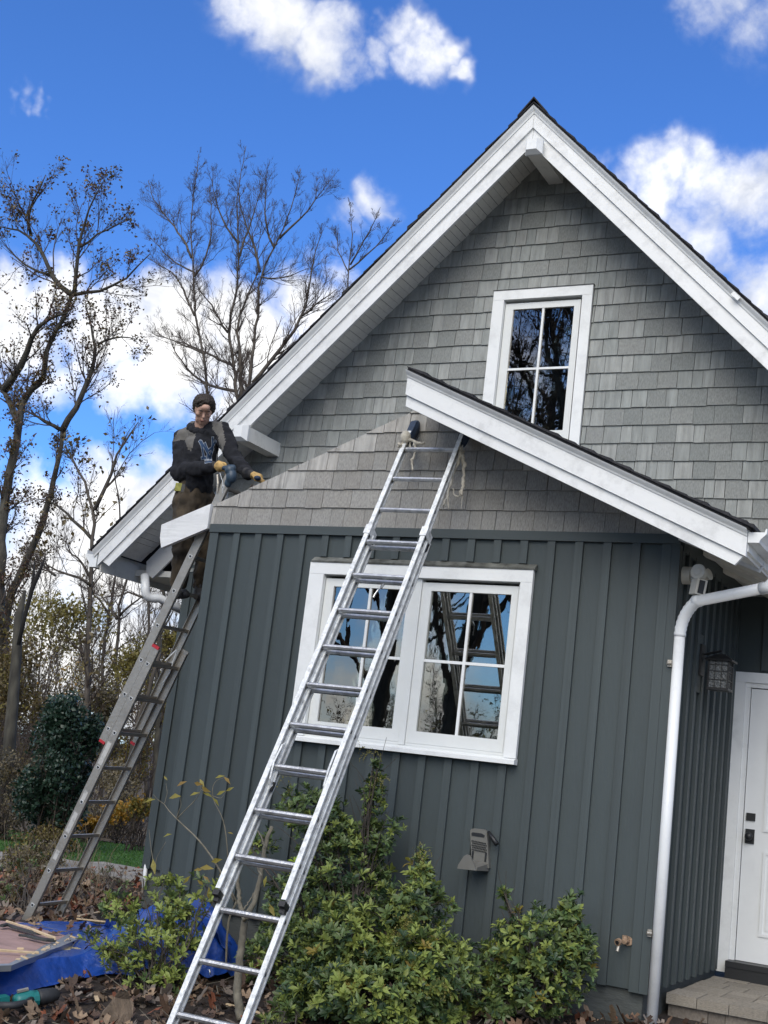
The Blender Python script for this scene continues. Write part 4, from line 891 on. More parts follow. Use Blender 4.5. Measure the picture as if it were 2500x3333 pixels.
MB().tube([at(716, 1540, 8.41), at(724, 1565, 8.41), at(727, 1588, 8.41), at(724, 1605, 8.42)], .003, 6).make('wire_hook', aluw, tool)
MB().tube([at(706, 1508, 8.43), at(707, 1478, 8.43)], [.009, .006], 8).make('handle_spur', rubber, tool)
MB().sphere(at(838, 1556, 8.52), (.03, .03, .02), 10, 7).make('hand_block', navy, None, label='small dark block under the left glove of the man', cat='block')

# ------------------------------------------------------------------ vegetation tools
def unitv(a): return a/(np.linalg.norm(a, axis=-1, keepdims=True)+1e-9)
def leaves_mesh(pos, axis, nrm, ln, wd, fold=.25, droop=.15):
    """pos (n,3) base points, axis (n,3) leaf direction, nrm (n,3) leaf normal, ln, wd (n,)"""
    axis = unitv(axis); side = unitv(np.cross(axis, nrm)); nrm = np.cross(side, axis); n = len(pos); ln = np.broadcast_to(ln, (n,))[:, None]; wd = np.broadcast_to(wd, (n,))[:, None]
    b = pos; m = pos+axis*ln*.5+nrm*ln*.04; t = pos+axis*ln-nrm*ln*droop; l = pos+axis*ln*.48+side*wd*.5+nrm*wd*fold; r = pos+axis*ln*.48-side*wd*.5+nrm*wd*fold
    V = np.stack([b, m, t, l, r], 1).reshape(-1, 3); k = np.arange(n)[:, None]*5
    F = np.concatenate([k+np.array(q) for q in ((0, 1, 3), (1, 2, 3), (0, 4, 1), (4, 2, 1))], 1).reshape(-1, 3)
    return V, F
def oval_mesh(pos, axis, nrm, ln, wd, fold=.18, droop=.18):
    axis = unitv(axis); side = unitv(np.cross(axis, nrm)); nrm = np.cross(side, axis); n = len(pos); ln = ln[:, None]; wd = wd[:, None]
    P = [pos, pos+axis*ln*.36+side*wd*.34+nrm*wd*fold*.7, pos+axis*ln*.66+side*wd*.5+nrm*wd*fold-nrm*ln*droop*.3, pos+axis*ln-nrm*ln*droop, pos+axis*ln*.66-side*wd*.5+nrm*wd*fold-nrm*ln*droop*.3, pos+axis*ln*.36-side*wd*.34+nrm*wd*fold*.7, pos+axis*ln*.55-nrm*ln*droop*.15]
    V = np.stack(P, 1).reshape(-1, 3); k = np.arange(n)[:, None]*7
    F = np.concatenate([k+np.array(q) for q in ((0, 6, 1), (1, 6, 2), (2, 6, 3), (3, 6, 4), (4, 6, 5), (5, 6, 0))], 1).reshape(-1, 3)
    return V, F
def whorls(pos, up, nl, ln, tilt=(.3, 1.1), lw=.36):
    n = len(pos); wsz = RNG.uniform(.6, 1.25, n); up = unitv(up); a = unitv(np.cross(up, RNG.normal(size=(n, 3)))); b = np.cross(up, a); P = []; A = []; Nn = []; Ls = []
    for k in range(nl):
        ph = 2*PI*k/nl+RNG.uniform(-.3, .3, n); tl_ = RNG.uniform(tilt[0], tilt[1], n); ra_ = a*np.cos(ph)[:, None]+b*np.sin(ph)[:, None]
        ax = up*np.cos(tl_)[:, None]+ra_*np.sin(tl_)[:, None]; P.append(pos-up*RNG.uniform(0, ln*.5, n)[:, None]); A.append(ax); Nn.append(up*np.sin(tl_)[:, None]-ra_*np.cos(tl_)[:, None]); Ls.append(ln*RNG.uniform(.55, 1.1, n)*wsz)
    P = np.concatenate(P); A = np.concatenate(A); Nn = np.concatenate(Nn); Ls = np.concatenate(Ls)
    return oval_mesh(P, A, Nn, Ls, Ls*lw*RNG.uniform(.8, 1.15, len(Ls)))
def fast(name, V, F, m, parent, **kw):
    """mesh from arrays"""
    loc = kw.pop('loc', None); kind = kw.pop('kind', None); label = kw.pop('label', None); cat = kw.pop('cat', None); group = kw.pop('group', None); smooth = kw.pop('smooth', False); midx = kw.pop('midx', None)
    if loc is None: loc = POS[parent.name] if parent is not None else Vector((float(V[:, 0].mean()), float(V[:, 1].mean()), float(V[:, 2].min())))
    me = bpy.data.meshes.new(name); nv = len(V); k = F.shape[1]; nf = len(F)
    me.vertices.add(nv); me.vertices.foreach_set('co', (V-np.array(loc)).astype(np.float32).ravel()); me.loops.add(nf*k); me.loops.foreach_set('vertex_index', F.astype(np.int32).ravel())
    me.polygons.add(nf); me.polygons.foreach_set('loop_start', np.arange(0, nf*k, k, dtype=np.int32)); me.polygons.foreach_set('loop_total', np.full(nf, k, np.int32))
    for x_ in (m if isinstance(m, (list, tuple)) else [m]): me.materials.append(x_)
    if midx is not None: me.polygons.foreach_set('material_index', np.asarray(midx, np.int32))
    if smooth: me.polygons.foreach_set('use_smooth', np.ones(nf, bool))
    me.update(calc_edges=True); me.validate()
    return reg(bpy.data.objects.new(name, me), name, parent, kind, label, cat, group, loc)
def tubes(P, R, ns=3):
    """P (n,K,3), R (n,K) -> mesh arrays"""
    n, K_, _ = P.shape; T = unitv(np.gradient(P, axis=1)); ref = np.where(np.abs(T[..., 2:3]) < .85, np.array([0, 0, 1.0]), np.array([1.0, 0, 0])); a = unitv(np.cross(T, ref)); b = np.cross(T, a); V = []
    for k in range(ns):
        an = 2*PI*k/ns; V.append(P+(a*math.cos(an)+b*math.sin(an))*R[..., None])
    V = np.stack(V, 2).reshape(-1, 3); base = (np.arange(n)*K_*ns)[:, None, None]+(np.arange(K_-1)*ns)[None, :, None]; F = []
    for k in range(ns): j = (k+1) % ns; F.append(np.stack([base[..., 0]+k, base[..., 0]+j, base[..., 0]+ns+j, base[..., 0]+ns+k], -1))
    return V, np.stack(F, 2).reshape(-1, 4)
def sprout(P, R, nch, ang=(.4, .9), lfrac=(.35, .6), tmin=.15, K_=4, up=.25, rmin=.004, bend=.25, L=None):
    """children for every parent polyline"""
    n, Kp, _ = P.shape; idx = np.repeat(np.arange(n), nch); m = len(idx); t = RNG.uniform(tmin, 1.0, m); f = t*(Kp-1); i0 = np.minimum(f.astype(int), Kp-2); fr = (f-i0)[:, None]
    p0 = P[idx, i0]*(1-fr)+P[idx, i0+1]*fr; tg = unitv(P[idx, i0+1]-P[idx, i0]); r0_ = R[idx, i0]*(1-fr[:, 0])+R[idx, i0+1]*fr[:, 0]
    plen = np.linalg.norm(np.diff(P, axis=1), axis=2).sum(1) if L is None else L
    ax = unitv(np.cross(tg, RNG.normal(size=(m, 3)))); an = RNG.uniform(ang[0], ang[1], m)[:, None]; d = tg*np.cos(an)+ax*np.sin(an); d[:, 2] += up; d = unitv(d)
    ln = plen[idx]*RNG.uniform(lfrac[0], lfrac[1], m)*(1.15-.6*t); out = [p0]; p = p0
    for k in range(K_-1):
        d = unitv(d+RNG.normal(size=(m, 3))*bend*.5+np.array([0, 0, up*.25])); p = p+d*(ln/(K_-1))[:, None]; out.append(p)
    Q = np.stack(out, 1); rs = np.maximum(rmin, r0_*.55)[:, None]*np.linspace(1, .35, K_)[None, :]; rs = np.maximum(rs, rmin*.6)
    return Q, rs
def leafcloud(name, C, sz, m, parent, **kw):
    n = len(C); A = unitv(RNG.normal(size=(n, 3))); Nn = RNG.normal(size=(n, 3)); L_ = sz*RNG.uniform(.6, 1.3, n)
    V, F = leaves_mesh(C, A, Nn, L_, L_*.6, .15, .25); return fast(name, V, F, m, parent, **kw)
def tree(name, label, limbs, Y, bark=barkb, wob=.6, dens=1.0, levels=(1.5, 6, 5, 2), leaf=None, group='bare trees beyond the house', cat='tree', rmin=.0043, base=None, l1=(.7, 2.1)):
    """limbs: [(pixel polyline, r0 px, r1 px)] surveyed at distance Y"""
    LP = []
    for k, (pts, ra, rb_) in enumerate(limbs):
        off_ = random.uniform(-wob, wob) if k else 0; Q = []
        for i, (u, v) in enumerate(pts): Q.append(at(u, v, Y+off_*i/len(pts)*1.5))
        Q = np.array(Q); s = np.concatenate([[0], np.cumsum(np.linalg.norm(np.diff(Q, axis=0), axis=1))]); n_ = max(6, int(s[-1]/.35)); ss = np.linspace(0, s[-1], n_)
        X = np.stack([np.interp(ss, s, Q[:, j]) for j in range(3)], 1)
        for _ in range(2): X[1:-1] = X[1:-1]*.5+(X[:-2]+X[2:])*.25
        X[1:-1] += RNG.normal(size=X[1:-1].shape)*.018
        sc_ = np.linalg.norm(Q[0])/FPX*1.0; LP.append((X, np.linspace(ra*sc_, rb_*sc_*.55, n_)*(.8 if Y > 30 else .92)))
    root = LP[0][0][0]; g = gz(root[0], root[1]); t = thing(name, label, cat, (float(root[0]), float(root[1]), float(min(root[2], g+.1))), group)
    b = MB()
    for X, R in LP: b.tube(X, np.maximum(R, rmin), 7)
    b.make('trunk', bark, t, smooth=True)
    Vs, Fs, nv = [], [], 0; tips = []
    for X, R in LP:
        n_ = max(4, int(len(X)*.35*levels[0]*dens*2.7)); idx = RNG.integers(max(1, len(X)//6), len(X)-1, n_); p0 = X[idx]; tg = unitv(X[idx]-X[idx-1]); ax = unitv(np.cross(tg, RNG.normal(size=(n_, 3)))); an = RNG.uniform(.45, 1.0, n_)[:, None]
        d = tg*np.cos(an)+ax*np.sin(an); d[:, 2] += .35; d = unitv(d); ln = RNG.uniform(l1[0], l1[1], n_)*(1-.68*idx/len(X)); out = [p0]; p = p0
        for k in range(5): d = unitv(d+RNG.normal(size=(n_, 3))*.16+np.array([0, 0, .06])); p = p+d*(ln/5)[:, None]; out.append(p)
        P1 = np.stack(out, 1); R1 = np.minimum(R[idx]*.42, .026)[:, None]*np.linspace(1, .35, 6)[None]; R1 = np.maximum(R1, rmin)
        P2, R2 = sprout(P1, R1, levels[1], rmin=rmin*.9, lfrac=(.3, .55)); P3, R3 = sprout(P2, R2, levels[2], rmin=rmin*.7, lfrac=(.35, .65)); P4, R4 = sprout(P3, R3, levels[3], rmin=rmin*.55, lfrac=(.4, .7), K_=3)
        for P_, R_ in ((P1, R1), (P2, R2), (P3, R3), (P4, R4)):
            V, F = tubes(P_, R_); Vs.append(V); Fs.append(F+nv); nv += len(V)
        tips.append(P3[:, -1]); tips.append(P4[:, -1])
    fast('twigs', np.concatenate(Vs), np.concatenate(Fs), twigm, t)
    if leaf:
        T_ = np.concatenate(tips)
        for (m, frac, sz, clump) in leaf:
            k = int(len(T_)*frac); c = T_[RNG.choice(len(T_), k, replace=len(T_) < k)]
            if clump > 1: c = np.repeat(c, clump, axis=0)+RNG.normal(size=(k*clump, 3))*sz*.9
            leafcloud('leaves', c, sz, m, t)
    return t
def c5(P): return [(x*.7836, 400+y*.7836) for x, y in P]
def c1(P): return [(x*.5425, 1200+y*.5425) for x, y in P]
hang = [(lf_o, .10, .09, 3), (lf_r, .05, .085, 4)]
tree('old_tree', 'tall crooked tree with twisting twin limbs and russet leaves at the far left', [
    (c1([(25, 2900), (20, 1600), (50, 1400), (90, 1280), (150, 1150), (220, 1030), (270, 900), (300, 780), (330, 620), (370, 500), (372, 375)]), 26, 13),
    (c1([(372, 375), (420, 300), (490, 190), (530, 60)])+c5([(385, 1000), (405, 920), (380, 860), (355, 760)]), 12, 4),
    (c5([(405, 920), (450, 890), (520, 885), (570, 900)]), 5, 2), (c1([(360, 365), (290, 330), (200, 280), (130, 250)]), 8, 3), (c1([(560, 1030), (480, 960), (390, 840), (330, 790), (200, 780)]), 7, 3),
    (c1([(330, 1240), (230, 1150), (200, 1100)]), 5, 2)], 27, barkd, leaf=hang, dens=1.15)
tree('old_tree', 'thick leaning trunk with a high forked crown at the left edge of the picture', [
    (c1([(-30, 2900), (-10, 1500), (0, 1100), (20, 850), (50, 650), (90, 450), (115, 330)])+c5([(104, 1092), (150, 1180-60), (188, 1080), (182, 1010), (190, 930), (215, 870), (275, 812), (304, 765), (298, 715)]), 30, 12),
    (c5([(298, 715), (250, 680), (205, 630), (190, 570), (170, 510), (130, 470), (60, 440), (-20, 425)]), 10, 3), (c5([(298, 715), (370, 700), (470, 690), (540, 650), (600, 580), (622, 545)]), 7, 3),
    (c5([(308, 720), (315, 600), (322, 520), (345, 420), (390, 300), (430, 240)]), 8, 2.5), (c5([(130, 470), (106, 400), (112, 365), (150, 320), (190, 215)]), 6, 2.5), (c5([(322, 520), (400, 480), (470, 420), (540, 400)]), 5, 2),
    (c1([(115, 330), (90, 300), (60, 200), (20, 110), (-20, 60)]), 14, 9), (c5([(20, 1110), (105, 1000), (130, 860), (185, 810), (280, 790)]), 14, 6), (c5([(205, 630), (140, 620), (60, 560), (0, 480)]), 5, 2)], 24, barkd, leaf=hang, dens=1.0)
tree('bare_tree', 'slender bare tree whose single straight trunk rises behind the head of the man', [
    (c5([(872, 1900), (868, 1400), (862, 1120), (850, 970), (822, 860), (806, 740), (805, 620), (792, 500), (800, 330), (826, 130)]), 10, 2),
    (c5([(795, 560), (760, 480), (700, 400), (640, 330), (615, 240)]), 5, 2), (c5([(806, 640), (870, 540), (880, 420), (870, 260)]), 4, 1.6), (c5([(808, 800), (740, 640), (660, 590), (610, 560)]), 5, 1.6), (c5([(850, 960), (780, 930), (700, 900), (640, 870)]), 5, 2), (c5([(806, 620), (760, 600), (700, 560), (620, 470)]), 4, 1.5)], 36, barkb, dens=1.55)
tree('bare_tree', 'large bare tree with many ascending limbs left of the gable', [
    (c5([(1000, 1900), (990, 1400), (990, 1150), (972, 1000), (946, 870), (962, 780), (992, 650), (990, 500), (985, 300), (1022, 95)]), 12, 2),
    (c5([(1000, 1150), (1000, 980), (982, 850), (1002, 760), (1050, 670), (1080, 600)]), 9, 4), (c5([(990, 500), (930, 420), (890, 330), (880, 230)]), 5, 1.6), (c5([(992, 560), (1040, 430), (1090, 250)]), 5, 1.6),
    (c5([(946, 870), (880, 760), (830, 700), (805, 640)]), 5, 2), (c5([(985, 1115), (880, 1100), (785, 1040), (730, 960), (700, 880)]), 7, 2.5), (c5([(975, 1010), (860, 955), (750, 910), (650, 885)]), 6, 2)], 38, barkb, dens=1.5)
tree('bare_tree', 'wide forked bare tree with spreading limbs beside the left rake', [
    (c5([(1060, 1900), (1040, 1400), (1032, 1100), (1058, 900), (1075, 740), (1080, 620), (1140, 520), (1210, 360), (1250, 190)]), 13, 2),
    (c5([(1080, 620), (1052, 500), (1010, 400), (985, 260)]), 6, 2), (c5([(1140, 520), (1090, 400), (1110, 300), (1100, 210)]), 5, 1.6), (c5([(1160, 480), (1270, 380), (1330, 300), (1365, 235)]), 5, 1.6),
    (c5([(1050, 1080), (1130, 985), (1210, 890), (1255, 800), (1292, 680), (1300, 560), (1340, 450)]), 9, 2), (c5([(1255, 800), (1330, 740), (1400, 690)]), 5, 2), (c5([(1085, 640), (1130, 660), (1200, 640), (1290, 600)]), 4, 1.6)], 34, barkb, dens=1.55)
tree('bare_tree', 'small bare treetop showing just above the middle of the left roof edge', [
    (c5([(1440, 1200), (1444, 700), (1450, 560), (1470, 470), (1450, 320)]), 6, 2), (c5([(1455, 590), (1530, 460), (1580, 350)]), 4, 1.5), (c5([(1450, 610), (1560, 520), (1645, 400)]), 4, 1.5), (c5([(1448, 620), (1400, 540), (1405, 420)]), 3, 1.3)], 40, barkb, dens=1.3, l1=(.5, 1.1))
tree('woodland_tree', 'straight grey trunk with a Y fork passing behind the left gutter', [
    (c1([(520, 2900), (530, 1659), (532, 1400), (545, 1200), (562, 1000), (566, 850), (540, 720), (490, 640), (420, 520), (395, 470)]), 15, 6),
    (c1([(566, 850), (600, 770), (680, 640), (700, 480), (760, 380), (830, 320)]), 8, 3), (c1([(540, 1250), (470, 1130), (400, 1080)]), 6, 3), (c1([(545, 1300), (500, 1290), (430, 1220), (330, 1230), (210, 1130)]), 6, 2.5)], 22, barkb, dens=.9, leaf=[(lf_o, .05, .12, 2)])
tree('woodland_tree', 'thin dark leaning trunk between the gutter and the left ladder', [(c1([(600, 2600), (620, 1640), (650, 1500), (690, 1250), (715, 1000), (730, 850), (690, 740), (700, 600), (660, 500)]), 8, 3), (c1([(655, 1470), (600, 1390), (560, 1340), (480, 1300)]), 5, 2)], 30, barkb, dens=.8)
tree('woodland_tree', 'bent grey trunk right behind the curved left downspout', [(c1([(690, 2600), (700, 1659), (715, 1500), (700, 1430), (760, 1270), (800, 1180)]), 11, 6), (c1([(705, 1500), (640, 1400), (580, 1350)]), 6, 3), (c1([(720, 1480), (800, 1400), (900, 1330)]), 5, 2.5)], 26, barkb, dens=.8)
tree('woodland_tree', 'dark trunk just left of the front downspout and ladder rail', [(c1([(880, 2600), (885, 1659), (900, 1550), (888, 1400), (880, 1270), (870, 1150)]), 9, 6), (c1([(885, 1380), (780, 1330), (700, 1370), (600, 1380)]), 5, 2.5)], 28, barkb, dens=.8)
tree('woodland_tree', 'mossy trunk seen between the rails of the left ladder', [(c1([(940, 2600), (955, 1700), (965, 1500), (985, 1280), (990, 1150)]), 13, 9), (c1([(960, 1600), (1030, 1450), (1090, 1400)]), 5, 2)], 24, barkd, dens=.7)
tree('woodland_tree', 'dim slanting trunk low behind the left ladder', [(c1([(700, 2700), (760, 2450), (800, 2300), (830, 2100), (900, 1900), (960, 1700)]), 14, 8)], 20, barkb, dens=.6)
sn = thing('dead_snag', 'broken dead trunk with a blackened forked stub at the far left', 'tree', tuple(at(30, 2500, 19)))
b = MB(); b.tube([at(u, v, 19) for u, v in c1([(30, 2600), (60, 2200), (100, 1700), (110, 1500), (150, 1330)])], [.13, .12, .10, .085, .03], 9); b.make('trunk', barkd, sn, smooth=True)
chb = mat('charred wood', (.012,.011,.010), .95, .3, 20, .8, 40)
MB().tube([at(u, v, 18.7) for u, v in c1([(110, 1659), (150, 1480), (190, 1330), (235, 1220), (270, 1135)])], [.04, .04, .045, .04, .012], 7).make('limb', chb, sn, smooth=True)
MB().tube([at(u, v, 18.7) for u, v in c1([(190, 1340), (200, 1250), (207, 1150)])], [.035, .03, .01], 7).make('limb', chb, sn, smooth=True)

# understorey shrubs, each with its own stems and loose crown
def bush(name, label, u, v, Y, ru, rv, m, n, sz, stems=14, group='woodland understorey shrubs', m2=None, hollow=.0, lumps=9):
    c = at(u, v, Y); k = np.linalg.norm(c)/FPX; rx, rz = ru*k, rv*k; g = gz(c[0], c[1]); t = thing(name, label, 'shrub', (float(c[0]), float(c[1]), g), group)
    cl = []; w = []
    for i in range(lumps): cl.append(c+A3(random.uniform(-.6, .6)*rx, random.uniform(-.6, .6)*rx, random.uniform(-.7, .75)*rz)); w.append(random.uniform(.3, .6))
    cl = np.array(cl); w = np.array(w); idx = RNG.integers(0, lumps, n); P = cl[idx]+unitv(RNG.normal(size=(n, 3)))*(RNG.uniform(0, 1, n)**.4)[:, None]*w[idx][:, None]*np.array([rx, rx, rz*.8])
    P = P[P[:, 2] > g+.02]
    leafcloud('leaves', P, sz, m, t)
    if m2 is not None: leafcloud('leaves', P[RNG.choice(len(P), len(P)//4)]+RNG.normal(size=(len(P)//4, 3))*.05, sz*.9, m2, t)
    S_ = []
    for i in range(stems):
        tip = cl[i % lumps]+A3(*RNG.normal(size=3))*rx*.25; r_ = A3(c[0]+random.uniform(-.25, .25)*rx, c[1]+random.uniform(-.2, .2), g-.05)
        S_.append([r_+(tip-r_)*q_+A3(*RNG.normal(size=3))*.05*math.sin(q_*PI) for q_ in np.linspace(0, 1, 6)])
    P1 = np.array(S_); R1 = np.full((stems, 6), .014)*np.linspace(1, .35, 6); P2, R2 = sprout(P1, R1, 7, rmin=.005, lfrac=(.2, .4)); P3, R3 = sprout(P2, R2, 4, rmin=.004)
    Vs = []; Fs = []; nv = 0
    for P_, R_ in ((P1, R1), (P2, R2), (P3, R3)): V, F = tubes(P_, R_); Vs.append(V); Fs.append(F+nv); nv += len(V)
    fast('stems', np.concatenate(Vs), np.concatenate(Fs), twigm, t); return t
lf_gr = leafm('grey brown thicket leaves', (.18,.15,.085), (.115,.095,.06), .2)
B_ = [('brown and green weedy shrub at the left edge in front of the lawn', 60, 2790, 12.6, 130, 60, lf_gr, 2200, .045, lf_ol), ('warm yellow thicket behind the leaning trunk', 80, 2480, 27, 160, 160, lf_ol, 3000, .10, lf_gold), ('orange tinged thicket right of the evergreen bush', 400, 2450, 26, 110, 140, lf_ol, 2600, .09, lf_gold),
      ('yellow green shrub crown left of the house, highest of the thicket', 150, 2070, 24, 190, 130, lf_ol, 1900, .10, lf_o),
      ('olive tree crown just behind the left ladder', 470, 2230, 25, 110, 150, lf_ol, 2200, .10, lf_o),
      ('brown thicket crown in the left corner below the leaning trunk', 30, 2250, 21, 130, 170, lf_o, 2600, .09, lf_ol),
      ('grey brown thicket between the evergreen and the ladder', 330, 2330, 23, 110, 150, lf_gr, 2200, .08, lf_ol),
      ('yellow olive shrub seen between the ladder rails', 560, 2120, 30, 60, 90, lf_ol, 1200, .12, lf_o),
      ('dim olive thicket behind the evergreen bush', 140, 2350, 26, 190, 180, lf_gr, 3200, .09, lf_ol),
      ('low brown thicket at the right foot of the evergreen', 370, 2600, 19.5, 110, 130, lf_gr, 2200, .06, lf_o),
      ('golden leaved low shrub by the lawn edge', 400, 2640, 18.6, 80, 50, lf_gold, 800, .07, lf_ol),
      ('small golden shrub at the foot of the evergreen', 290, 2688, 17.8, 48, 30, lf_gold, 420, .075, None),
      ('yellow shrub leaning against the left house corner', 455, 2640, 17.2, 40, 70, lf_ol, 700, .06, lf_gold),
      ('brown weedy thicket at the left edge above the leaves', 20, 2600, 16.0, 120, 160, lf_gr, 2400, .055, lf_o),
      ('low olive brush under the evergreen', 150, 2740, 15.2, 110, 60, lf_o, 1500, .05, lf_ol)]
for (lb, u, v, Y, ru, rv, m, n_, sz, m2) in B_: bush('thicket_shrub', lb, u, v, Y, ru, rv, m, n_, sz, m2=m2)
ev = bush('evergreen_bush', 'tall dense dark evergreen bush beside the lawn', 195, 2520, 15.5, 118, 240, lf_ev, 15000, .070, 22, None, None, lumps=16)
def wood_mass(name, x0, x1, y0, y1, n, h, lb, leafn, lm):
    P = []
    for i in range(n):
        p = A3(random.uniform(x0, x1), random.uniform(y0, y1), 0); p[2] = gz(p[0], p[1])-.2; d = unitv(A3(random.gauss(0, .08), random.gauss(0, .08), 1)); hh_ = h*random.uniform(.6, 1.15); q_ = [p]
        for k in range(9): d = unitv(d+RNG.normal(size=3)*.07+A3(0, 0, .05)); q_.append(q_[-1]+d*hh_/9)
        P.append(q_)
    P = np.array(P); R = np.full((n, 10), .075)*np.linspace(1, .15, 10)*RNG.uniform(.5, 1.3, n)[:, None]; P2, R2 = sprout(P, R, 16, lfrac=(.15, .38), rmin=.012, up=.4); P3, R3 = sprout(P2, R2, 8, rmin=.009); P4, R4 = sprout(P3, R3, 3, rmin=.007, K_=3)
    Vs, Fs, nv = [], [], 0
    for P_, R_2 in ((P, R), (P2, R2), (P3, R3), (P4, R4)): V, F = tubes(P_, R_2); Vs.append(V); Fs.append(F+nv); nv += len(V)
    o = fast(name, np.concatenate(Vs), np.concatenate(Fs), barkb, None, kind='stuff', label=lb, cat='woods')
    T_ = np.concatenate([P4[:, -1], P3[:, -1], P2[:, -1]]); T_ = T_[T_[:, 2] < h*.62-1.5]
    for m, k in lm: c = T_[RNG.choice(len(T_), k)]; leafcloud('leaves', c+RNG.normal(size=c.shape)*.35, .15, m, o, kind='stuff')
wood_mass('distant_woods', -62, -17, 38, 60, 70, 9.5, 'brown and yellow far woods filling the gap left of the house', 0, ((lf_ol, 14000), (lf_gold, 5000), (lf_gr, 9000)))
# lawn, flagstones and woodland floor
sheet('lawn', [(-19, 14.3), (-8.2, 14.3), (-8.2, 18.6), (-19, 18.6)], lawnm, .012)
n_ = 26000; gx = RNG.uniform(-17, -8.3, n_); gy = RNG.uniform(14.2, 18.4, n_); gP = np.stack([gx, gy, np.array([gz(a_, b_) for a_, b_ in zip(gx, gy)])], 1)
V, F = leaves_mesh(gP, np.stack([RNG.normal(size=n_)*.35, RNG.normal(size=n_)*.35, np.ones(n_)], 1), RNG.normal(size=(n_, 3)), .055, .012); fast('grass', V, F, grassm, None, kind='stuff', label='short green lawn grass beyond the flagstone path', cat='grass')
sheet('woodland_floor', [(-90, 18.6), (-8, 18.6), (-8, 120), (-90, 120)], woods, .03, 20)
for i, (x, y, w_, d_) in enumerate([(-12.3, 12.5, 1.25, 1.5), (-11.0, 12.6, 1.1, 1.5), (-9.87, 12.45, 1.0, 1.6), (-8.82, 12.6, 1.0, 1.5), (-7.78, 12.4, .9, 1.6)]):
    o = piece('flagstone', None, (x, x+w_, y, y+d_, gz(x+w_/2, y)-.06, gz(x+w_/2, y)+.045), slab); o['label'] = ['pale flagstone at the far left end of the path', 'pale flagstone, second from the left in the path', 'pale flagstone in the middle of the path', 'pale flagstone, second from the house along the path', 'pale flagstone nearest the house corner'][i]; o['category'] = 'flagstone'; o['group'] = 'flagstones of the path'

sheet('bounce_walkway', [(-1.35, -8), (3.6, -8), (3.6, 8.75), (-1.35, 8.75)], slab, .03)  # unseen pale paving, added to bounce light onto the door and eaves
# ------------------------------------------------------------------ leaf litter
us_ = [-90, -20, 60, 130, 200, 270, 340, 410, 480, 540, 600, 650, 700, 740, 775]; vg_ = [3285, 3262, 3240, 3222, 3205, 3190, 3178, 3182, 3190, 3194, 3196, 3196, 3192, 3186, 3176]
n_ = 17500; x = RNG.uniform(-10.5, -1.6, n_); y = RNG.uniform(4.6, 14.0, n_); keep = ~((x > XL-.05) & (y > 8.35)) & ~((x > -7.6) & (y > 10.2)); 
TP = list(zip(us_, vg_))+[(770, 3110), (700, 2985), (600, 2960), (420, 2985), (200, 2996), (-90, 2996)]
for i in np.nonzero(keep)[0]:
    u_, v_ = proj((x[i], y[i], gz(x[i], y[i])))
    if inpoly(u_, v_-4, TP) and random.random() < .93: keep[i] = False
    if inpoly(u_, v_, [(-60, 3240), (190, 3205), (225, 3245), (200, 3270), (-60, 3300)]) and random.random() < .75: keep[i] = False
x = x[keep]; y = y[keep]; n_ = len(x)
gzv = np.array([gz(a_, b_)+sl_noise(a_, b_, 1.7, .03)+sl_noise(a_, b_, 7, .012) for a_, b_ in zip(x, y)])
shape = np.array([(0,0,0),(.18,.20,.05),(.30,.10,.02),(.50,.34,.09),(.62,.16,.03),(.82,.20,.06),(1.0,0,.0),(.82,-.20,.07),(.62,-.15,.03),(.50,-.34,.10),(.30,-.10,.02),(.18,-.20,.04),(.45,0,-.03)])
size = RNG.uniform(.035, .125, n_); yaw = RNG.uniform(0, 2*PI, n_); til = RNG.normal(0, .55, (n_, 2)); curl = RNG.uniform(-1, 2.6, n_)
sh = np.broadcast_to(shape, (n_, 13, 3)).copy(); sh[:, :, 0] -= .45; sh[:, :, 2] = sh[:, :, 2]*curl[:, None]+curl[:, None]*.5*(sh[:, :, 0]**2)*.8; sh *= size[:, None, None]
sh[:, :, 2] += til[:, 0:1]*sh[:, :, 0]+til[:, 1:2]*sh[:, :, 1]; c_, s_ = np.cos(yaw)[:, None], np.sin(yaw)[:, None]
X_ = sh[:, :, 0]*c_-sh[:, :, 1]*s_+x[:, None]; Y_ = sh[:, :, 0]*s_+sh[:, :, 1]*c_+y[:, None]; Z_ = sh[:, :, 2]+gzv[:, None]+.004+RNG.uniform(0, .035, n_)[:, None]
V = np.stack([X_, Y_, Z_], 2).reshape(-1, 3); F = (np.array([(12, i, (i+1) % 12) for i in range(12)])[None]+(np.arange(n_)*13)[:, None, None]).reshape(-1, 3)
mi = np.repeat(RNG.choice(6, n_, p=[.25, .24, .12, .10, .16, .13]), 12); fast('leaf_litter', V, F, dead, None, kind='stuff', midx=mi, label='brown fallen leaves covering the mulch bed', cat='leaves')
tw = MB()
for i in range(160):
    p = A3(random.uniform(-8.5, -2), random.uniform(5, 8.3), 0); p[2] = gz(p[0], p[1])+.03; a = random.uniform(0, PI); L_ = random.uniform(.08, .4); q_ = p+A3(math.cos(a)*L_, math.sin(a)*L_, random.uniform(-.01, .05)); tw.tube([p, (p+q_)/2+A3(*RNG.normal(size=3))*.015, q_], [.003, .0025, .0012], 4)
tw.make('fallen_twigs', barkl, None, kind='stuff', label='thin dry twigs scattered over the fallen leaves', cat='twigs')

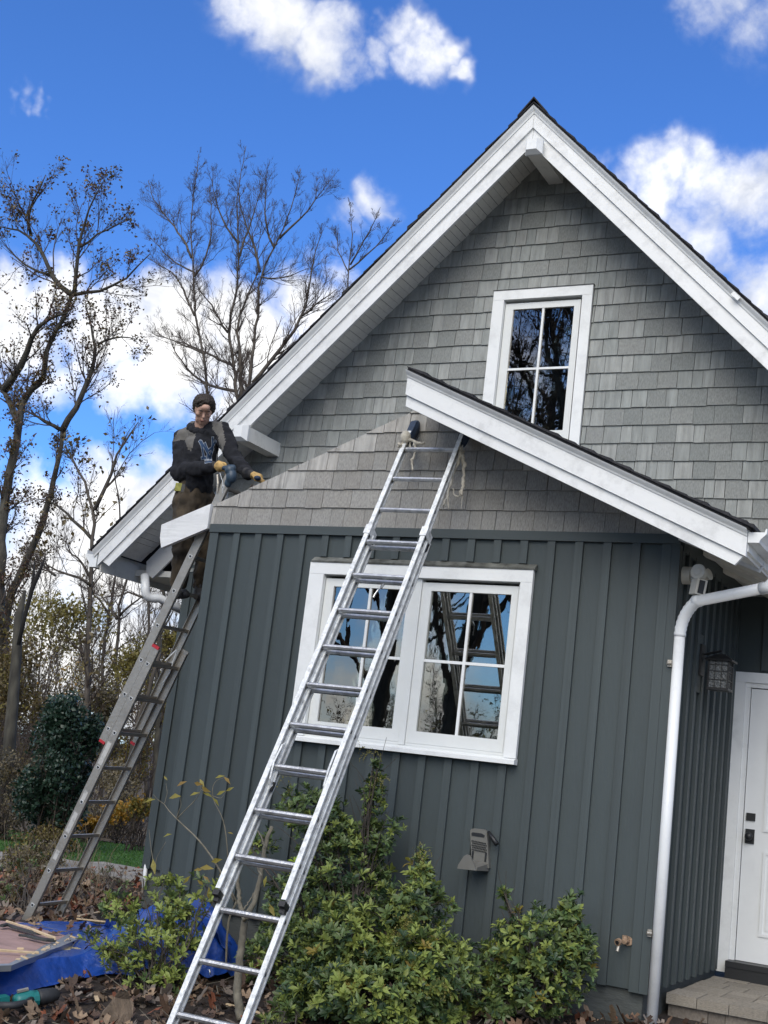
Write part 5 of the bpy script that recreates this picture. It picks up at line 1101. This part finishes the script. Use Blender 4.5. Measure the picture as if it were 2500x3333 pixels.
# ------------------------------------------------------------------ tarp, boards, debris
def atplane(u, v, a=-1.43, b=-.0375):
    r = ray(u, v); t_ = (a-b*6.6)/(r[2]-b*r[1]); return r*t_
us = [-90, -20, 60, 130, 200, 270, 340, 410, 480, 540, 600, 650, 700, 740, 775]
vg = [3285, 3262, 3240, 3222, 3205, 3190, 3178, 3182, 3190, 3194, 3196, 3196, 3192, 3186, 3176]
vm = [3225, 3208, 3204, 3200, 3192, 3172, 3150, 3140, 3140, 3142, 3140, 3142, 3148, 3155, 3160]
vc = [3168, 3152, 3135, 3122, 3112, 3100, 3088, 3085, 3080, 3065, 3045, 3040, 3060, 3100, 3135]
rows = []
tr_ = []
for k, u in enumerate(us):
    g = atg(u, vg[k]); g2 = at(u, vm[k], g[1]+.03); cc = at(u, vc[k], g[1]+.12 if k < 8 else g[1]+.28)
    if k < 7:
        b1 = atplane(u, min(vc[k]-14, 3085), -1.45); b2 = atplane(u, 3040, -1.46); b3 = atg(u, [3000, 3000, 3000, 3000, 2999, 3002, 3010][k]-2, .03)
    else:
        ty = 8.12; vt = {7: 3000, 8: 2975, 9: 2968, 10: 2955, 11: 2950, 12: 2978, 13: 3050, 14: 3110}[k]; b3 = at(u, vt, ty); b2 = at(u, vt+(vc[k]-vt)*.30, ty-.12); b1 = at(u, vt+(vc[k]-vt)*.68, ty-.28)
    rows.append([g, g2, cc, b1, b2, b3]+([b3+A3(0, .12, -.22)] if k >= 7 else [b3+A3(0, .02, -.03)]))
R_ = np.array(rows); nu, nr = 150, 64
def interp2(t, A): i = np.minimum((t*(A.shape[0]-1)).astype(int), A.shape[0]-2); f = t*(A.shape[0]-1)-i; f = f[:, None, None] if A.ndim == 3 else f[:, None]; f = f*f*(3-2*f)*.5+f*.5; return A[i]*(1-f)+A[i+1]*f
G1 = interp2(np.linspace(0, 1, nu), R_); G2 = interp2(np.linspace(0, 1, nr), G1.transpose(1, 0, 2))
V = G2.reshape(-1, 3)
for i in range(len(V)):
    p = Vector(V[i]); uu_ = proj(p)[0]; a = .16+1.1*min(1, max(0, (uu_-260)/120)); q_ = p*3.2; q_.x += p.z*4
    V[i][2] += a*.050*(1-2.6*abs(noise.noise(q_*1.3)))+a*.022*(1-2*abs(noise.noise(p*10)))-.01; V[i][1] += a*.04*noise.noise(p*4+Vector((9, 1, 2)))
    g_ = gz(V[i][0], V[i][1])+.012
    if V[i][2] < g_: V[i][2] = g_+.006*noise.noise(p*20)
F = np.array([(j*nu+i, j*nu+i+1, (j+1)*nu+i+1, (j+1)*nu+i) for j in range(nr-1) for i in range(nu-1)])
tp_ = fast('tarp', V, F, tarpm, None, smooth=True, label='crumpled blue tarpaulin heaped against the foundation and under the boards', cat='tarpaulin', loc=(-5.9, 7.5, -1.55))
tp_.data.shade_smooth() if hasattr(tp_.data, 'shade_smooth') else None
gr = at(676, 3165, 7.36); gr = atg(676, 3165, .05)
b = MB(); rg = []
for k in range(25): a = 2*PI*k/24; rg.append(gr+A3(.026*math.cos(a), -.012, .026*math.sin(a)))
b.tube(rg, .007, 6, cap=False); b.make('eyelet', alu, tp_, smooth=True)
def slabpx(name, px, th, m, label, cat, a=-1.418, b_=-.0375, n=1):
    P = [atplane(u, v, a, b_) for u, v in px]; k = len(P); v = [tuple(p) for p in P]+[tuple(p-A3(0, 0, th)) for p in P]
    return mk(name, v, [tuple(range(k)), tuple(range(2*k-1, k-1, -1))]+[(i, i+k, (i+1) % k+k, (i+1) % k) for i in range(k)], m, None, label=label, cat=cat)
slabpx('board', [(-110, 2992), (60, 3000), (95, 3006), (170, 3020), (236, 3038), (205, 3052), (175, 3068), (120, 3092), (25, 3138), (-110, 3148)], .018, plym, 'flat faded pink board lying on the blue tarp', 'board')
slabpx('plywood_sheet', [(150, 3104), (215, 3076), (268, 3070), (300, 3080), (262, 3100), (200, 3112)], .012, plyy, 'pale yellow plywood corner under the bent flashing', 'board', -1.447)
fl_ = MB(); P = [atplane(u, v, -1.41) for u, v in ((-20, 3138), (30, 3136), (75, 3112), (110, 3098), (140, 3078), (180, 3064), (225, 3038), (268, 3034))]; Q = [atplane(u, v, -1.413) for u, v in ((-20, 3144), (38, 3142), (88, 3122), (125, 3110), (165, 3092), (200, 3080), (250, 3058), (300, 3044))]
for i in range(len(P)-1): fl_.add([P[i], P[i+1], Q[i+1], Q[i]], [(0, 1, 2, 3)]); fl_.add([Q[i], Q[i+1], Q[i+1]-A3(0, 0.0, .035), Q[i]-A3(0, 0, .035)], [(0, 1, 2, 3)])
fl_.make('bent_flashing', gmetal, None, label='long bent white and grey metal flashing along the front of the pink board', cat='flashing')
jg = MB()
for i in range(14):
    p = atplane(60+i*15+random.uniform(-8, 8), 3122-i*6, -1.39); jg.obox(p, unitv(A3(1, random.uniform(-1, 1), random.uniform(-.5, .5))), unitv(A3(0, 1, .2)), unitv(A3(.1, 0, 1)), random.uniform(.008, .028), .006, .003)
jg.make('torn_scraps', wood, None, kind='stuff', label='small torn scraps of white wood along the flashing', cat='scraps')
def strip(name, pts, wd, th, m, label, cat, a=-1.40):
    P = [atplane(u, v, a) for u, v in pts]; b = MB(); r_ = []
    for i, p in enumerate(P):
        t_ = unitv(P[min(i+1, len(P)-1)]-P[max(i-1, 0)]); s = unitv(np.cross(t_, A3(0, 0, 1)))*wd*(.6 if i in (0, len(P)-1) else 1)*random.uniform(.85, 1.1); h = A3(0, 0, th+random.uniform(0, .006)); r_.append([p-s, p+s, p+s+h, p+h*1.6, p-s+h])
    b.loft(r_); return b.make(name, m, None, label=label, cat=cat)
strip('shingle_scrap', [(3, 3018), (22, 3013), (50, 3022), (85, 3032), (120, 3041), (135, 3044)], .030, .010, slates, 'long torn dark shingle strip at the back of the pink board', 'shingle scrap')
strip('shingle_scrap', [(60, 3047), (90, 3050), (120, 3058), (150, 3064), (180, 3066)], .028, .010, slates, 'shorter torn dark shingle strip in the middle of the pink board', 'shingle scrap')
strip('wood_sliver', [(20, 3001), (90, 3022), (180, 3060)], .010, .008, wood, 'long pale wood sliver lying across the two dark strips', 'wood scrap', -1.385)
strip('wood_sliver', [(-10, 3097), (60, 3101), (125, 3105)], .014, .008, wood, 'pale wood sliver at the front of the pink board', 'wood scrap')
strip('wood_sliver', [(55, 3090), (77, 3093)], .008, .006, wood, 'tiny pale wood chip on the pink board', 'wood scrap')
def sliver(u0, v0, u1, v1, w_, lb):
    p, q_ = atg(u0, v0, .035), atg(u1, v1, .035); t_ = unitv(q_-p); s = np.cross(t_, A3(0, 0, 1)); MB().obox((p+q_)/2, t_, s, A3(0, 0, 1), np.linalg.norm(q_-p)/2, w_, .005).make('wood_sliver', wood, None, label=lb, cat='wood scrap')
sliver(255, 2982, 340, 2966, .016, 'pale wood stick on the leaves right of the ladder foot, the upper one'); sliver(250, 2990, 345, 3000, .009, 'thin pale wood stick on the leaves right of the ladder foot, the lower one'); sliver(738, 3268, 905, 3312, .010, 'thin pale wood stick behind the sapling, under the bright ladder'); sliver(312, 3243, 317, 3256, .012, 'small white chip on the leaves below the tarp')
# teal tool
ta, tb = atg(-25, 3268, .075), atg(192, 3236, .075); tt = unitv(tb-ta); ts = unitv(np.cross(tt, A3(0, 0, 1))); tu = np.cross(ts, tt); tl_ = np.linalg.norm(tb-ta)
rs_ = thing('reciprocating_saw', 'teal and black cordless power saw lying on the leaves in front of the tarp', 'power tool', tuple((ta+tb)/2-A3(0, 0, .06)))
def sec(b, f, w_, h, z=0): return [ta+tt*tl_*f+ts*(w_*math.cos(a)*(1 if abs(math.cos(a)) < .8 else 1))+tu*(h*math.sin(a)+z) for a in np.linspace(0, 2*PI, 12, endpoint=False)]
b = MB(); b.loft([sec(b, f, w_, h) for f, w_, h in ((.66, .045, .040), (.70, .052, .047), (.86, .050, .045), (.97, .036, .034), (1.0, .020, .02))]); b.make('rubber_nose', rubber, rs_, smooth=True)
b = MB(); b.loft([sec(b, f, w_, h) for f, w_, h in ((.32, .032, .030), (.38, .046, .042), (.55, .050, .048), (.66, .047, .043))]); b.make('casing', teal, rs_, smooth=True)
b = MB(); b.loft([sec(b, f, w_, h, -.006) for f, w_, h in ((.56, .054, .050), (.655, .054, .050))]); b.make('collar', teal, rs_)
b = MB(); b.tube([ta+tt*tl_*.55-ts*-.03, ta+tt*tl_*.42+ts*.09, ta+tt*tl_*.2+ts*.10, ta+tt*tl_*.0+ts*.05], [.022, .022, .022, .024], 10); b.make('handle', rubber, rs_, smooth=True)
b = MB(); b.obox(ta+tt*tl_*.10, tt, ts, tu, .05, .035, .038); b.make('battery', teal, rs_); b = MB(); b.tube([ta+tt*tl_*.36+tu*.05, ta+tt*tl_*.52+tu*.056], .012, 6); b.make('label_strip', alud, rs_)
# bark slab
pb_ = [atg(365, 3345, -.02)]; y0 = pb_[0][1]; prof = [(318, 3352), (322, 3315), (335, 3290), (352, 3272), (372, 3245), (384, 3226), (392, 3232), (394, 3250), (406, 3262), (402, 3300), (385, 3330), (378, 3352)]
b = MB(); fr_ = [at(u, v, y0+.03*math.sin(i)) for i, (u, v) in enumerate(prof)]; bk = [at(u, v, y0+.03*math.sin(i))+A3(.03, .05, -.004) for i, (u, v) in enumerate(prof)]; k = len(prof)
b.add([tuple(p) for p in fr_]+[tuple(p) for p in bk], [tuple(range(k)), tuple(range(2*k-1, k-1, -1))]+[(i, i+k, (i+1) % k+k, (i+1) % k) for i in range(k)]); b.make('bark_slab', barkc, None, label='upright curved slab of brown bark standing in the leaves', cat='bark')

# ------------------------------------------------------------------ foundation shrubs
def shrub(name, label, lobes, base, m_list, ln, dens, nl=9, stems=16, buds=None, cat='shrub', group=None, tilt=(.35, 1.25), rad=.006):
    """lobes: (u, v, Y, ru, rv) ellipsoids in survey units"""
    bx = np.array(base); t = thing(name, label, cat, tuple(bx), group); W_, U_ = [], []; cen = []
    for (u, v, Y, ru, rv) in lobes:
        if Y is None: Y = atg(u, v+rv)[1]
        c = at(u, v, Y); k = np.linalg.norm(c)/FPX; r = A3(ru*k, min(ru*k, .45)*.9, rv*k); cen.append((c, r)); n_ = int(dens*ru*rv/100); d = unitv(RNG.normal(size=(n_, 3))); q_ = RNG.uniform(.35, 1.0, n_)**.6
        P = c+d*q_[:, None]*r; P = P+np.array([noise.noise(Vector(p_)*5) for p_ in P])[:, None]*d*.10
        U = unitv(d*np.array([.8, .8, .5])+np.array([0, -.12, .75])+RNG.normal(size=(n_, 3))*.22); W_.append(P); U_.append(U)
    P = np.concatenate(W_); U = np.concatenate(U_); ok = (P[:, 1] < (8.32 if base[1] < 8.4 else 99)) & (P[:, 2] > np.array([gz(a_, b_) for a_, b_ in P[:, :2]])+.03); P = P[ok]; U = U[ok]
    which = RNG.choice(len(m_list), len(P), p=[w_ for _, w_ in m_list]); hi = P[:, 2]
    for i, (m, w_) in enumerate(m_list):
        k = which == i
        if k.sum(): V, F = whorls(P[k], U[k], nl, ln, tilt); fast('leaves', V, F, m, t)
    S1 = []
    for i in range(stems):
        c, r = cen[i % len(cen)]; tip = c+A3(*RNG.normal(size=3))*r*.4; b0 = bx+A3(random.uniform(-.08, .08), random.uniform(-.06, .06), -.03)
        S1.append([b0+(tip-b0)*q_+A3(*RNG.normal(size=3))*.02*math.sin(q_*PI)+A3(0, 0, .04*math.sin(q_*PI)) for q_ in np.linspace(0, 1, 7)])
    P1 = np.array(S1); R1 = np.full((stems, 7), rad*2)*np.linspace(1, .4, 7); P2, R2 = sprout(P1, R1, 6, rmin=rad*.4, lfrac=(.15, .35), tmin=.35)
    # link a share of the whorls to the stems so that none floats
    k = RNG.choice(len(P), min(len(P), 260), replace=False); near = np.array([P1.reshape(-1, 3)[np.argmin(((P1.reshape(-1, 3)-p_)**2).sum(1)+np.where(P1.reshape(-1, 3)[:, 2] > p_[2], .2, 0))] for p_ in P[k]]); P3 = np.stack([near+(P[k]-near)*q_+(0 if q_ in (0, 1) else RNG.normal(size=near.shape)*.012) for q_ in (0, .35, .7, 1)], 1); R3 = np.full((len(k), 4), rad*.45)*np.linspace(1, .5, 4)
    Vs, Fs, nv = [], [], 0
    for P_, R_2 in ((P1, R1), (P2, R2), (P3, R3)): V, F = tubes(P_, R_2, 4); Vs.append(V); Fs.append(F+nv); nv += len(V)
    fast('stems', np.concatenate(Vs), np.concatenate(Fs), barkb, t)
    if buds:
        BP, BA = [], []
        for (u, v, Y, n_) in buds:
            c = at(u, v, Y)
            for i in range(n_):
                p = c+RNG.normal(size=3)*np.array([.03, .03, .02]); d = unitv(RNG.normal(size=3)+A3(0, -.1, .15)); 
                for j in range(16): d = unitv(d+A3(0, 0, -.12)); p = p+d*.0065; BP.append(p+RNG.normal(size=3)*.002); BA.append(unitv(RNG.normal(size=3)))
        BP = np.array(BP); V, F = leaves_mesh(BP, np.array(BA), RNG.normal(size=BP.shape), .011, .007); fast('flower_buds', V, F, lf_bud, t, kind='stuff')
    return t
bY = lambda u, v: atg(u, v)
shrub('foundation_shrub', 'tall dark green shrub with a narrow leafy spire behind the bright ladder', [(1120, 2820, 8.0, 150, 150), (990, 2640, 8.05, 100, 85), (1080, 2700, 8.05, 100, 90), (1215, 2590, 8.0, 34, 110), (1230, 2720, 8.0, 60, 80), (960, 2960, 7.9, 110, 150), (880, 3120, 7.75, 110, 110), (1215, 2880, 8.0, 80, 90), (850, 2740, 8.0, 50, 40), (1225, 2490, 8.0, 22, 30)],
      bY(1060, 3290)+A3(0, .3, 0), [(lf_d, .22), (lf_g, .56), (lf_y, .22)], .058, 1.55, 8, 26, [(1205, 2455, 7.95, 9), (1235, 2535, 7.95, 8), (930, 2540, 7.95, 5)])
shrub('foundation_shrub', 'broad bushy green shrub with yellow bud strings in the middle foreground', [(1140, 3060, 7.45, 200, 130), (1330, 2960, 7.55, 120, 90), (1370, 2850, 7.6, 45, 70), (1200, 3230, 7.3, 260, 140), (1400, 3150, 7.4, 150, 130), (1010, 3200, 7.3, 110, 120), (1470, 3290, 7.5, 80, 50)],
      A3(bY(1220, 3420)[0], 7.55, gz(-3.9, 7.55)), [(lf_g, .42), (lf_y, .42), (lf_d, .13), (lf_yl, .03)], .060, 2.2, 9, 24, [(1330, 3010, 7.3, 16), (1370, 2775, 7.5, 9), (1180, 3120, 7.2, 6), (1425, 3200, 7.2, 7), (1300, 3040, 7.25, 10), (1130, 3220, 7.15, 4)])
shrub('foundation_shrub', 'rounded green shrub between the hose hanger and the tap', [(1755, 3060, 7.95, 160, 110), (1640, 2905, 7.95, 20, 34), (1850, 2965, 7.95, 60, 60), (1640, 3130, 7.9, 90, 110), (1850, 3120, 7.95, 100, 90), (1730, 3210, 7.9, 140, 80), (1600, 3260, 7.85, 120, 80)],
      bY(1730, 3345)+A3(0, .15, 0), [(lf_g, .5), (lf_y, .26), (lf_d, .21), (lf_yl, .03)], .058, 1.75, 8, 20)
shrub('small_shrub', 'airy yellow green shrub with bare lower stems in front of the tarp', [(545, 2880, 7.5, 60, 45), (400, 2960, 7.4, 75, 55), (600, 2960, 7.5, 75, 50), (510, 3050, 7.3, 130, 60), (370, 3090, 7.3, 60, 50), (620, 3070, 7.4, 60, 50), (440, 3150, 7.25, 100, 60), (545, 3190, 7.25, 70, 40), (300, 3050, 7.35, 40, 25), (690, 2900, 7.5, 55, 40), (560, 2985, 7.4, 60, 50)],
      bY(500, 3235), [(lf_y, .72), (lf_g, .28)], .058, 1.25, 8, 30, None, 'shrub', None, (.35, 1.25), .004)
shrub('small_shrub', 'low green clump of fresh leaves at the foot of the airy shrub', [(540, 3200, None, 50, 30), (580, 3185, None, 35, 25)], bY(555, 3225), [(lf_y, .5), (lf_g, .5)], .065, 2.2, 7, 6, None, 'shrub', None, (.4, 1.3), .003)
shrub('small_shrub', 'leafy green clump at the bottom edge left of the broad shrub', [(930, 3300, None, 60, 45), (880, 3325, None, 50, 30)], bY(920, 3400), [(lf_g, .6), (lf_y, .4)], .065, 2.0, 7, 6, None, 'shrub', None, (.4, 1.3), .003)
shrub('small_shrub', 'dull green low weed at the left edge behind the ladder foot', [(60, 2860, 9.6, 55, 60), (110, 2800, 9.8, 60, 50), (30, 2930, 9.2, 40, 40)], bY(70, 2960), [(lf_g, .5), (lf_o, .5)], .06, 1.2, 6, 10, None, 'weed', None, (.4, 1.4), .004)
shrub('small_shrub', 'sparse grey green seedling near the house corner by the lawn', [(345, 2860, 11.5, 50, 60), (410, 2880, 11, 35, 40)], bY(370, 2950), [(lf_g, .6), (lf_gr, .4)], .05, .9, 5, 10, None, 'weed', None, (.4, 1.4), .004)
# dry stalks at the left
dry = mat('dry tan stalks', (.20,.155,.10), .8, .3, 20)
P1 = []
for i in range(90):
    p = atg(random.uniform(-20, 330), random.uniform(2850, 2960)); h = random.uniform(.15, .6); tp2 = p+A3(random.uniform(-.3, .3), random.uniform(-.2, .2), h); P1.append([p+(tp2-p)*q_+A3(*RNG.normal(size=3))*.02 for q_ in (0, .3, .65, 1)])
P1 = np.array(P1); V, F = tubes(P1, np.full((90, 4), .004)*np.linspace(1, .4, 4), 3); fast('dry_stalks', V, F, dry, None, kind='stuff', label='dry tangled weed stalks behind the foot of the left ladder', cat='weeds')

# sapling and a drooping yellow-leaved shoot
sb0 = atg(785, 3316); sY = sb0[1]
sap = thing('sapling', 'thin grey sapling trunk with few yellowing leaves behind the bright ladder', 'sapling', tuple(sb0))
b = MB()
def spx(pts, Ys, r0_, r1_): 
    P = [at(u, v, sY+dy) for (u, v), dy in zip(pts, np.linspace(0, Ys, len(pts)))]; P = np.array(P); n_ = 24; s = np.linspace(0, len(P)-1, n_); P = np.stack([np.interp(s, np.arange(len(P)), P[:, j]) for j in range(3)], 1); P[1:-1] = .5*P[1:-1]+.25*(P[:-2]+P[2:]); P[1:-1] += RNG.normal(size=(n_-2, 3))*.0025; return P, np.linspace(r0_, r1_, n_)
tw_ = [([(785, 3320), (772, 3240), (775, 3180), (785, 3080), (800, 2990)], .05, .028, .022), ([(798, 2995), (780, 2945), (775, 2880), (770, 2800)], .12, .017, .010), ([(800, 2990), (830, 2930), (850, 2840), (862, 2760), (885, 2690)], .14, .018, .012), ([(850, 2850), (830, 2810), (800, 2780)], .1, .006, .003), ([(862, 2760), (850, 2720), (835, 2700)], .1, .006, .003), ([(795, 2960), (830, 2900), (858, 2880)], .1, .005, .003)]
for pts, dy, ra, rb_ in tw_: P, R = spx(pts, dy, ra, rb_); b.tube(P, R, 8)
b.make('trunk', barkl, sap, smooth=True)
sh_ = thing('leaning_shoot', 'long leaning bare shoot with pointed yellow leaves against the slate wall', 'shrub', tuple(atg(735, 3140)))
b = MB(); shoots = [([(770, 2935), (715, 2830), (680, 2775), (640, 2725), (600, 2690), (575, 2665), (550, 2640), (535, 2618)], .008, .003), ([(575, 2665), (600, 2640), (640, 2600), (655, 2570), (650, 2545)], .004, .002), ([(535, 2618), (510, 2600), (498, 2585)], .003, .0015), ([(575, 2660), (590, 2620), (585, 2590)], .003, .0015), ([(535, 2618), (545, 2580), (540, 2550)], .003, .0015), ([(742, 2790), (735, 2700), (720, 2650), (695, 2610), (690, 2570), (700, 2540), (735, 2530)], .0045, .002), ([(655, 2570), (690, 2590), (720, 2600), (740, 2570)], .003, .0015), ([(770, 2935), (745, 2990), (738, 3060), (736, 3140)], .009, .008), ([(742, 2790), (744, 2880), (760, 2935)], .004, .005), ([(498, 2800), (490, 2750), (485, 2700)], .003, .0015), ([(500, 2850), (510, 2790), (540, 2740)], .003, .0015)]
for pts, ra, rb_ in shoots:
    P = np.array([at(u, v, 7.75) for u, v in pts]); n_ = 16; s = np.linspace(0, len(P)-1, n_); P = np.stack([np.interp(s, np.arange(len(P)), P[:, j]) for j in range(3)], 1); P[1:-1] = .5*P[1:-1]+.25*(P[:-2]+P[2:]); b.tube(P, np.linspace(ra, rb_, n_), 6)
b.make('stems', barkl, sh_, smooth=True)
LL = [(575, 2560, 25, -15), (632, 2548, 20, 5), (618, 2590, 25, -10), (655, 2560, 22, 15), (660, 2580, 25, 10), (705, 2588, 22, -12), (728, 2528, 18, 18), (735, 2575, 20, -10), (700, 2533, 25, -8), (590, 2592, -35, 2), (650, 2535, 12, 22), (690, 2595, 20, 22), (545, 2540, -10, -12), (498, 2795, 4, 40), (735, 2830, 28, 18), (470, 2613, 28, -12), (760, 2715, -15, -5), (560, 2715, -25, 6),
      (680, 2885, 5, 45), (697, 2890, 12, 45), (704, 2880, 20, 40), (668, 2915, -20, 10), (712, 2850, 35, -20), (650, 2825, 35, 0), (660, 2830, -25, 2), (688, 2805, 25, -6), (700, 2870, 16, 50), (868, 2850, -8, 30), (855, 2910, 25, 20), (875, 2940, 15, 35), (845, 2815, 30, 10), (640, 2860, 20, 20), (620, 2850, -20, 22), (660, 2850, 20, 18)]
P = np.array([at(u, v, 7.70) for u, v, _, _ in LL]); Q = np.array([at(u+dx_*1.15, v+dy_*1.15, 7.70+random.uniform(-.03, .03)) for u, v, dx_, dy_ in LL]); L_ = np.linalg.norm(Q-P, axis=1); V, F = leaves_mesh(P, Q-P, np.array([0, -1, .4])+RNG.normal(size=P.shape)*.4, L_*1.1, L_*.38, .2, .12); fast('leaves', V, F, lf_yl, sh_)
yl_ = [(958, 2785), (966, 2800), (950, 2806)]
P = np.array([at(u, v, 6.75) for u, v in yl_]); 
V, F = whorls(np.array([at(958, 2795, 7.0), at(966, 2812, 7.0)]), np.array([(0, -.6, 1.0), (0, -.5, 1.)]), 6, .075, (.7, 1.4), .4)
t = thing('bright_sprig', 'bright lime green sprig of leaves behind the bright ladder', 'sprig', tuple(at(958, 2830, 7.0))); fast('leaves', V, F, leafm('lime sprig', (.30,.42,.03), (.24,.36,.03), .4), t)
MB().tube([at(962, 2805, 7.0), at(975, 2900, 7.3), at(1000, 3050, 7.7)], [.004, .005, .006], 6).make('stem', barkb, t)

# trees behind the viewpoint, mirrored in the window glass
def plain_tree(x, y, h, lb, leafy):
    P = []; z0 = gz(x, y); base_ = A3(x, y, z0-.1); limbs_ = []
    X = [base_]; d = A3(0, 0, 1.0)
    for k in range(12): d = unitv(d+RNG.normal(size=3)*.09+A3(0, 0, .12)); X.append(X[-1]+d*h*.06)
    X = np.array(X); limbs_.append((X, np.linspace(h*.0115, h*.005, len(X))))
    for k in range(9):
        i = random.randint(4, 12); d = unitv(A3(random.uniform(-1, 1), random.uniform(-1, 1), random.uniform(.5, 1.4))); Y_2 = [X[i]]
        for j in range(9): d = unitv(d+RNG.normal(size=3)*.18+A3(0, 0, .10)); Y_2.append(Y_2[-1]+d*h*.045)
        limbs_.append((np.array(Y_2), np.linspace(h*.0045, h*.0008, 10)))
    t = thing('garden_tree', lb, 'tree', tuple(base_), 'trees mirrored in the windows'); b = MB()
    for X_2, R in limbs_: b.tube(X_2, R, 7)
    b.make('trunk', barkd, t, smooth=True); Vs, Fs, nv, tips = [], [], 0, []
    for X_2, R in limbs_:
        P0 = X_2[None, 1:]; P2, R2 = sprout(P0, R[None, 1:], 12, rmin=.010, lfrac=(.25, .5)); P3, R3 = sprout(P2, R2, 7, rmin=.008); P4, R4 = sprout(P3, R3, 3, rmin=.006, K_=3)
        for P_, R_2 in ((P2, R2), (P3, R3), (P4, R4)): V, F = tubes(P_, R_2); Vs.append(V); Fs.append(F+nv); nv += len(V)
        tips += [P4[:, -1], P3[:, -1]]
    fast('twigs', np.concatenate(Vs), np.concatenate(Fs), twigm, t); T_ = np.concatenate(tips); c = T_[RNG.choice(len(T_), int(len(T_)*leafy*.5))]; leafcloud('leaves', np.repeat(c, 3, axis=0)+RNG.normal(size=(len(c)*3, 3))*.12, .11, lf_o, t)
for (x, y, h, lb, lv) in ((-13, -13, 23, 'dark garden tree mirrored at the left of the lower window', .10), (-8.5, -11, 15, 'dark garden tree mirrored in the middle of the lower window', .08), (-18, -18, 24, 'tall garden tree mirrored behind the others', .1), (-5.5, -14, 19, 'garden tree mirrored at the right of the upper window', .15), (-11, -20, 25, 'far garden tree mirrored in the upper window', .12), (-23, -10, 16, 'leafy garden tree mirrored at the far left', .1), (-15.5, -25, 26, 'farthest garden tree mirrored between the others', .1), (-6.5, -24, 19, 'garden tree mirrored low in the right sash', .1)):
    plain_tree(x, y, h, lb, lv)
wood_mass('mirrored_woods', -45, 12, -60, -34, 55, 9, 'bare woods across the garden mirrored low in the windows', 0, ((lf_gr, 5000), (lf_ol, 3000)))

# ------------------------------------------------------------------ lift everything onto the ground datum
for o in list(bpy.data.objects):
    if o.parent is None: o.location.z += OFF
